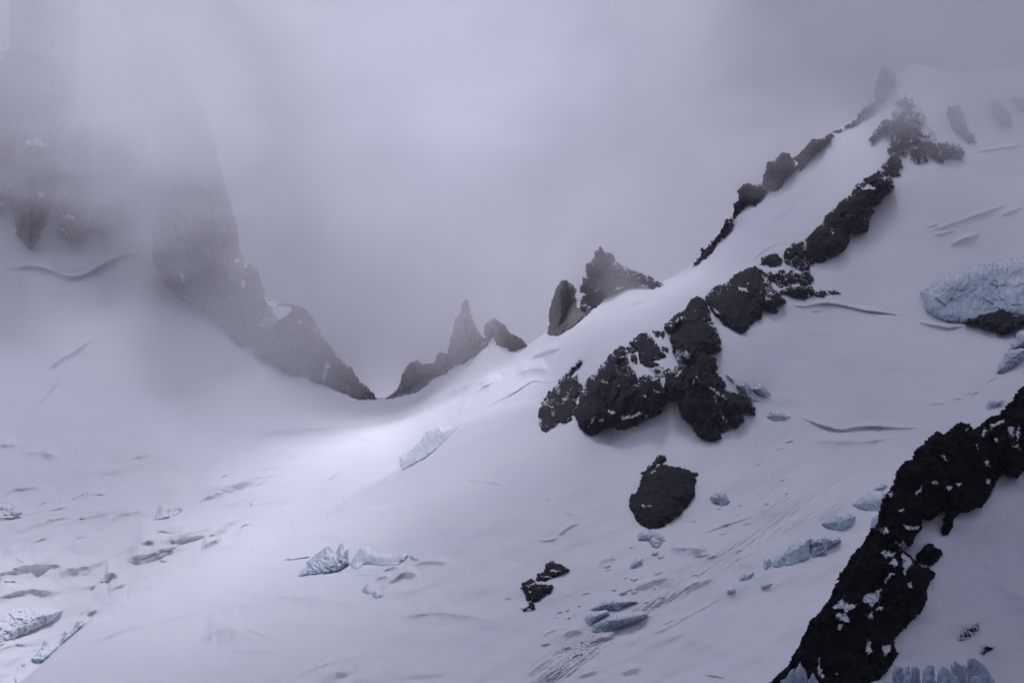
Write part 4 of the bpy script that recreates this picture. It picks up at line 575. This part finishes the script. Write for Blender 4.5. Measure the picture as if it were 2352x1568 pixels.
ice(7, [(1445, 890), (1455, 873), (1488, 876), (1490, 890), (1465, 897)], 'small ice pebble left of the flat chip', fs=6)
ice(7, [(1155, 1125), (1200, 1094), (1300, 1074), (1315, 1100), (1240, 1150), (1195, 1170), (1165, 1155)], 'blue edged ice slab left of the long ice lens', fs=12, m=M_ICE, snow_top=.6)
ice(7, [(1203, 1205), (1215, 1165), (1260, 1140), (1335, 1108), (1430, 1092), (1530, 1085), (1560, 1110), (1480, 1160), (1350, 1202), (1215, 1225)], 'long smooth ice lens with blue lower rim, largest in the debris', fs=18, relief=.9, s=6, snow_top=.8)
ice(7, [(1180, 1082), (1245, 1040), (1300, 1012), (1345, 1010), (1440, 1008), (1492, 1030), (1400, 1060), (1370, 1085), (1300, 1075)], 'broken ice plates with a blue gap, above the long lens', fs=10, relief=1.8, dirt=.3, snow_top=.4)
ice(7, [(1375, 975), (1390, 960), (1425, 960), (1425, 978), (1390, 984)], 'little ice cube above the broken plates', fs=7)
ice(7, [(2120, 890), (2145, 860), (2215, 838), (2222, 858), (2180, 885), (2130, 900)], 'elongated ice boulder high on the right of the debris', fs=8)
ice(7, [(2050, 980), (2055, 948), (2095, 938), (2110, 960), (2085, 978)], 'round ice boulder under the elongated one', fs=7)
ice(9, [(330, 735), (375, 660), (470, 590), (450, 530), (560, 440), (640, 380), (770, 275), (815, 340), (872, 385), (955, 235), (1005, 330), (1062, 340), (1055, 480), (1085, 560), (1000, 602), (930, 655), (800, 695), (620, 705), (460, 725), (350, 745)], 'jagged blue ice cliff in the hollow, left half of the broken ice', 'ice_cliff', 'ice cliff', fs=9, relief=1.8, cliff=.9, dirt=.25, A=5)
ice(9, [(1085, 565), (1120, 480), (1180, 400), (1240, 318), (1340, 300), (1425, 350), (1500, 388), (1700, 412), (1850, 388), (1932, 432), (1880, 500), (1780, 575), (1560, 590), (1400, 565), (1290, 570), (1200, 632), (1120, 615)], 'smoother grey ice face right of the jagged blue cliff', 'ice_cliff', 'ice cliff', fs=14, relief=.8, cliff=.8, s=4, dusty=[(870, 1290, 60, 20, .3)], m=M_PALE)
ice(9, [(1935, 440), (2000, 428), (2060, 450), (2098, 490), (2045, 522), (1970, 500)], 'rounded ice lump ending the right tip of the grey ice face', fs=9)
ice(9, [(1262, 960), (1275, 910), (1300, 875), (1330, 820), (1350, 870), (1372, 905), (1402, 935), (1392, 985), (1335, 1002)], 'pointed ice tooth standing below the grey ice face', 'serac', 'serac', fs=7, cliff=1.2)
ice(9, [(1380, 1002), (1415, 965), (1455, 938), (1495, 935), (1575, 1000), (1540, 1040), (1450, 1058)], 'flat topped snow block next to the pointed ice tooth', fs=8, snow_top=.5)
ice(2, [(305, 1455), (360, 1422), (430, 1362), (480, 1290), (560, 1262), (640, 1268), (705, 1238), (650, 1300), (560, 1385), (480, 1455), (400, 1498), (325, 1538), (310, 1500)], 'pale ice cliff below the bright crest, at the lower end of the bulging crevasse', 'ice_cliff', 'ice cliff', fs=12, relief=1.9, cliff=.3, A=6, dust=.05, m=M_PALE)
ice(6, [(853, 522), (868, 480), (880, 438), (920, 430), (946, 462), (942, 512), (900, 520)], 'larger wedge of the two ice wedges on the left glacier', 'serac', 'serac', fs=14, cliff=.5, A=6, m=M_PALE, dust=.3)
ice(6, [(950, 502), (965, 452), (990, 436), (1018, 462), (990, 492)], 'smaller wedge of the two ice wedges on the left glacier', 'serac', 'serac', fs=12, cliff=.5, A=4, dust=.3, m=M_PALE)
ice(6, [(-60, 1200), (-60, 1050), (0, 1040), (60, 1012), (150, 1005), (200, 990), (250, 1008), (350, 1022), (300, 1080), (200, 1132), (100, 1172), (0, 1202)], 'big crumpled ice bulge at the left edge, just above the lower ice teeth', 'ice_bulge', 'ice bulge', fs=16, cliff=.3, A=9, s=6, relief=1.8, dust=.3, m=M_PALE)
ice(6, [(-40, 530), (-40, 440), (30, 428), (80, 450), (130, 485), (60, 522)], 'small crumpled ice lump high on the left edge', 'ice_bulge', 'ice bulge', fs=12, cliff=.3, A=5, s=5, relief=1.6, dust=.35, m=M_PALE)
# ice teeth rising behind the dome edge in the lower left
def ysh(u, v):
    e_ = np.interp(u, *np.array(EDGE, float).T); return ysurf(u, np.minimum(np.minimum(v, e_ - 9), 1512 - .0 * u))
LT = dict(base=ysh, A=6, s=4, yoff=2, relief=1.5, fs=11, cliff=.25, back=9)
ice(12, [(780, 960), (830, 830), (880, 735), (940, 745), (1000, 690), (1040, 610), (1105, 592), (1125, 630), (1170, 640), (1190, 580), (1240, 595), (1180, 690), (1010, 840), (830, 1020)], 'long blue ice fin with a notched crest, uppermost of the lower left ice teeth', 'serac', 'serac', **LT)
ice(12, [(545, 985), (575, 900), (600, 862), (650, 905), (690, 935), (740, 922), (780, 945), (820, 985), (700, 1110), (560, 1100)], 'sharp pointed blue ice tooth, second from the top of the lower left row', 'serac', 'serac', **LT)
ice(12, [(380, 1170), (450, 1080), (530, 995), (620, 985), (700, 1005), (760, 1040), (600, 1190), (450, 1260), (400, 1200)], 'broad blue ice block just below the sharp pointed tooth', 'serac', 'serac', **{**LT, 'A': 7})
ice(12, [(100, 1440), (180, 1330), (240, 1200), (290, 1155), (350, 1158), (420, 1215), (500, 1230), (300, 1400), (180, 1520), (60, 1560)], 'rounded ice hump, third down the lower left row', 'serac', 'serac', **{**LT, 'A': 8, 'dust': .2})
ice(12, [(-40, 1480), (0, 1415), (60, 1390), (110, 1395), (180, 1380), (160, 1470), (60, 1600), (-40, 1600)], 'lowest ice tooth, in the lower left corner', 'serac', 'serac', **LT)
# seracs close to the viewer along the bottom edge
SR = 'sharp blue seracs along the bottom edge'
def serac(pts, Yc, label, **kw):
    P = [(x, y) for x, y in pts]; x0 = min(p[0] for p in P); x1 = max(p[0] for p in P)
    Q = C(11, *P); a = dict(A=4.5, s=9, relief=.75, fs=24, cliff=.01, back=5, vert=1.8, tilt=.3, rough=(1.2, .3), step=1.7, facet=.6, ledge=0., grow=0.); a.update(kw)
    b = [(Q[-1][0] + 8, 1800), (Q[-1][0] + 14, 2080), (Q[0][0] - 14, 2080), (Q[0][0] - 8, 1800)]
    return body('serac', Q + b, M_ICE2, label, 'serac', SR, base=lambda u, v: Yc + u * 0 - 2.0 * sst(1500, 1800, v) * 6, **a)
serac([(340, 750), (385, 590), (415, 550), (433, 508), (447, 560), (480, 600), (492, 660), (495, 750)], 392, 'blue serac with a thin spike, tallest of the group in front of the black ridge')
serac([(250, 760), (262, 685), (300, 668), (345, 600), (380, 576), (420, 650), (430, 760)], 384, 'rounded blue serac at the left of the spiked one')
serac([(480, 760), (490, 690), (540, 610), (560, 650), (588, 690), (590, 760)], 388, 'small ragged serac at the right of the spiked one')
serac([(1215, 760), (1215, 610), (1240, 570), (1280, 560), (1310, 578), (1330, 640), (1335, 760)], 402, 'smooth rounded serac, leftmost of the long right hand row')
serac([(1315, 760), (1322, 580), (1345, 556), (1368, 562), (1378, 620), (1385, 760)], 408, 'narrow serac behind the rounded leftmost one')
serac([(1378, 760), (1380, 572), (1415, 560), (1450, 566), (1462, 620), (1470, 760)], 402, 'square headed serac, third from left in the right hand row')
serac([(1290, 760), (1320, 665), (1360, 640), (1395, 665), (1420, 760)], 388, 'dark low serac in front of the square headed one')
serac([(1470, 760), (1475, 600), (1505, 580), (1520, 550), (1560, 547), (1585, 575), (1592, 760)], 406, 'wide rounded serac in the middle of the right hand row')
serac([(1480, 760), (1495, 640), (1540, 628), (1585, 650), (1620, 760)], 390, 'low broad serac in front of the middle one')
serac([(1595, 760), (1610, 600), (1640, 585), (1638, 556), (1680, 570), (1720, 600), (1735, 760)], 404, 'serac with a hooked tip, right of the wide middle one')
serac([(1720, 760), (1722, 535), (1742, 560), (1752, 502), (1790, 540), (1812, 556), (1840, 640), (1860, 760)], 400, 'twin pointed serac with brown streak, left of the biggest blade')
serac([(1800, 760), (1812, 550), (1850, 556), (1880, 600), (1900, 760)], 408, 'thin serac between the twin pointed one and the biggest blade')
serac([(1860, 760), (1870, 640), (1858, 520), (1880, 492), (1920, 490), (1960, 515), (2020, 560), (2060, 630), (2100, 680), (2125, 760)], 398, 'biggest blue serac blade with a rounded top, right end of the row', A=6)
serac([(1620, 760), (1660, 650), (1720, 610), (1780, 650), (1830, 760)], 388, 'low leaning serac in front of the twin pointed one')
serac([(1880, 760), (1900, 650), (1950, 640), (2000, 680), (2040, 760)], 386, 'low front serac at the foot of the biggest blade')
serac([(1030, 780), (1035, 700), (1090, 688), (1140, 685), (1215, 700), (1225, 780)], 396, 'very low ice rim, only just above the bottom edge left of the row')
# ------------------------------------------------------------------ cloud hanging on the col and round the summits, and thin haze in the valley
def vol_mat(name, dens, col, aniso=.3):
    m = bpy.data.materials.new(name); m.use_nodes = True; t = m.node_tree; t.nodes.clear()
    o = nd(t, 'ShaderNodeOutputMaterial'); p = nd(t, 'ShaderNodeVolumePrincipled'); t.links.new(p.outputs[0], o.inputs['Volume'])
    p.inputs['Density'].default_value = dens; p.inputs['Color'].default_value = (*col, 1); p.inputs['Anisotropy'].default_value = aniso
    return m
FC = tps_fit([(1070, 750, 2640), (1380, 600, 2080), (500, 750, 2470), (450, 470, 2200), (350, 200, 1350), (100, 600, 2680), (100, 400, 2480), (60, 80, 2000), (200, 480, 2520), (300, 620, 2640), (2050, 400, 2090), (2100, 290, 1930), (2040, 190, 1620),
    (2300, 300, 1750), (2352, 80, 1000), (2100, 80, 1100), (2160, 150, 1350), (2260, 190, 1250), (2200, 470, 2110), (2352, 470, 2150), (1780, 400, 2150), (1970, 270, 2060), (880, 905, 3080), (740, 820, 2720), (200, 900, 2750), (0, 900, 2750), (1200, 700, 2600), (1600, 560, 2260), (1700, 200, 2150), (1400, 300, 2800), (1100, 200, 3300), (900, 400, 3200), (700, 300, 2750), (1000, -100, 3400), (700, -100, 3300), (480, -100, 2700),
    (1700, 700, 2300), (2200, 650, 2300), (-600, 600, 2400), (2900, 500, 2100), (700, 1200, 3000), (1800, 1200, 2700), (1200, -600, 2900), (-600, -600, 1700), (2900, -600, 1300)])
cu, cv = np.meshgrid(np.linspace(-900, 3300, 230), np.linspace(-170, 1050, 120))
cf = tps(FC, np.clip(cu, -600, 2900), np.clip(cv, -600, 1200))
cf = cf + (fbm(cu / 420, cv / 300, 4, 201) * 170 + fbm(cu / 130, cv / 80, 3, 207) * 75) * sst(900, 500, cv) 
cf = np.clip(cf, 900, 3600)
cb = np.maximum(cf + 620, 3080 - 800 * sst(650, 1100, cu)) + fbm(cu / 500, cv / 400, 3, 211) * 120
A1 = world(cu, cv, cf); A2 = world(cu, cv, cb); nr, nc = cu.shape; n = nr * nc; idx = np.arange(n).reshape(nr, nc); f = grid_faces(nr, nc)
rimf = []
for line, rev in ((idx[0], 0), (idx[-1], 1), (idx[:, 0], 1), (idx[:, -1], 0)):
    a, b = line[:-1], line[1:]; q = np.stack([a, b, b + n, a + n], -1); rimf.append(q[:, ::-1] if rev else q)
cl = mesh_obj('cloud', np.concatenate([A1, A2]).reshape(-1, 3), np.concatenate([f, f[:, ::-1] + n] + rimf), vol_mat('cloud', CLOUD_D, (.975, .972, .98), .1))
cl['kind'] = 'stuff'

# added unseen deck shades the ground; thinner places let sun onto the saddle
H_D = 1650.0; SV = (math.sin(R(SUN_AZ)) * math.cos(R(SUN_EL)), math.cos(R(SUN_AZ)) * math.cos(R(SUN_EL)), math.sin(R(SUN_EL)))
ok_ = (H_D - 250) / SV[2]; ox_, oy_ = SV[0] * ok_, SV[1] * ok_
qx, qy = np.meshgrid(np.linspace(-2600, 2600, 120), np.linspace(-4200, 2950, 150))      # ground points under the deck, along the sun's rays
open_ = np.zeros(qx.shape)
for (px, py, rx, ry, rot, am) in SUNNY:
    c_, s_ = math.cos(R(rot)), math.sin(R(rot)); a_ = (qx - px) * c_ + (qy - py) * s_; b_ = -(qx - px) * s_ + (qy - py) * c_
    open_ = np.maximum(open_, am * np.exp(-(a_ / rx) ** 2 - (b_ / ry) ** 2))
for (px, py, rx, ry, am) in SHADY: open_ = open_ - am * np.exp(-((qx - px) / rx) ** 2 - ((qy - py) / ry) ** 2)
open_ = open_ + fbm(qx / 500, qy / 500, 3, 303) * .03
tau = -np.log(np.clip(open_ + .045, .0008, 1)); edge_ = sst(0, 400, 2600 - np.abs(qx)) * sst(0, 400, qy + 4200) * sst(2950, 2800, qy)
th = (tau / DECK_D * SV[2]) * edge_ + 6
top_ = np.stack([qx + ox_, qy + oy_, H_D + th], -1).reshape(-1, 3); bot_ = np.stack([qx + ox_, qy + oy_, H_D + qx * 0 + 3 * fbm(qx / 200, qy / 200, 3, 9)], -1).reshape(-1, 3)
nr, nc = qx.shape; n = nr * nc; idx = np.arange(n).reshape(nr, nc); f = grid_faces(nr, nc); rimf = []
for line, rev in ((idx[0], 0), (idx[-1], 1), (idx[:, 0], 1), (idx[:, -1], 0)):
    a, b = line[:-1], line[1:]; q = np.stack([a, b, b + n, a + n], -1); rimf.append(q[:, ::-1] if rev else q)
dk = mesh_obj('cloud', np.concatenate([top_, bot_]), np.concatenate([f, f[:, ::-1] + n] + rimf), vol_mat('shade_deck', DECK_D, (.93, .935, .96), .0)); dk['kind'] = 'stuff'  # out of view, added to block the sun over the darker slopes
def outward(o):
    import bmesh
    b = bmesh.new(); b.from_mesh(o.data); bmesh.ops.recalc_face_normals(b, faces=b.faces[:])
    if b.calc_volume(signed=True) < 0: bmesh.ops.reverse_faces(b, faces=b.faces[:])
    b.to_mesh(o.data); b.free()
x0, x1, y0, y1, z0, z1 = -4200, 4200, -400, 5200, -34, 1500
hv = [(x, y, z) for x in (x0, x1) for y in (y0, y1) for z in (z0, z1)]
hz = mesh_obj('haze', hv, [(0, 1, 3, 2), (4, 6, 7, 5), (0, 4, 5, 1), (2, 3, 7, 6), (0, 2, 6, 4), (1, 5, 7, 3)], vol_mat('haze', HAZE_D, (.93, .94, 1.0), 0), smooth=False)
hz['kind'] = 'stuff'

for o in (cl, dk, hz): outward(o)
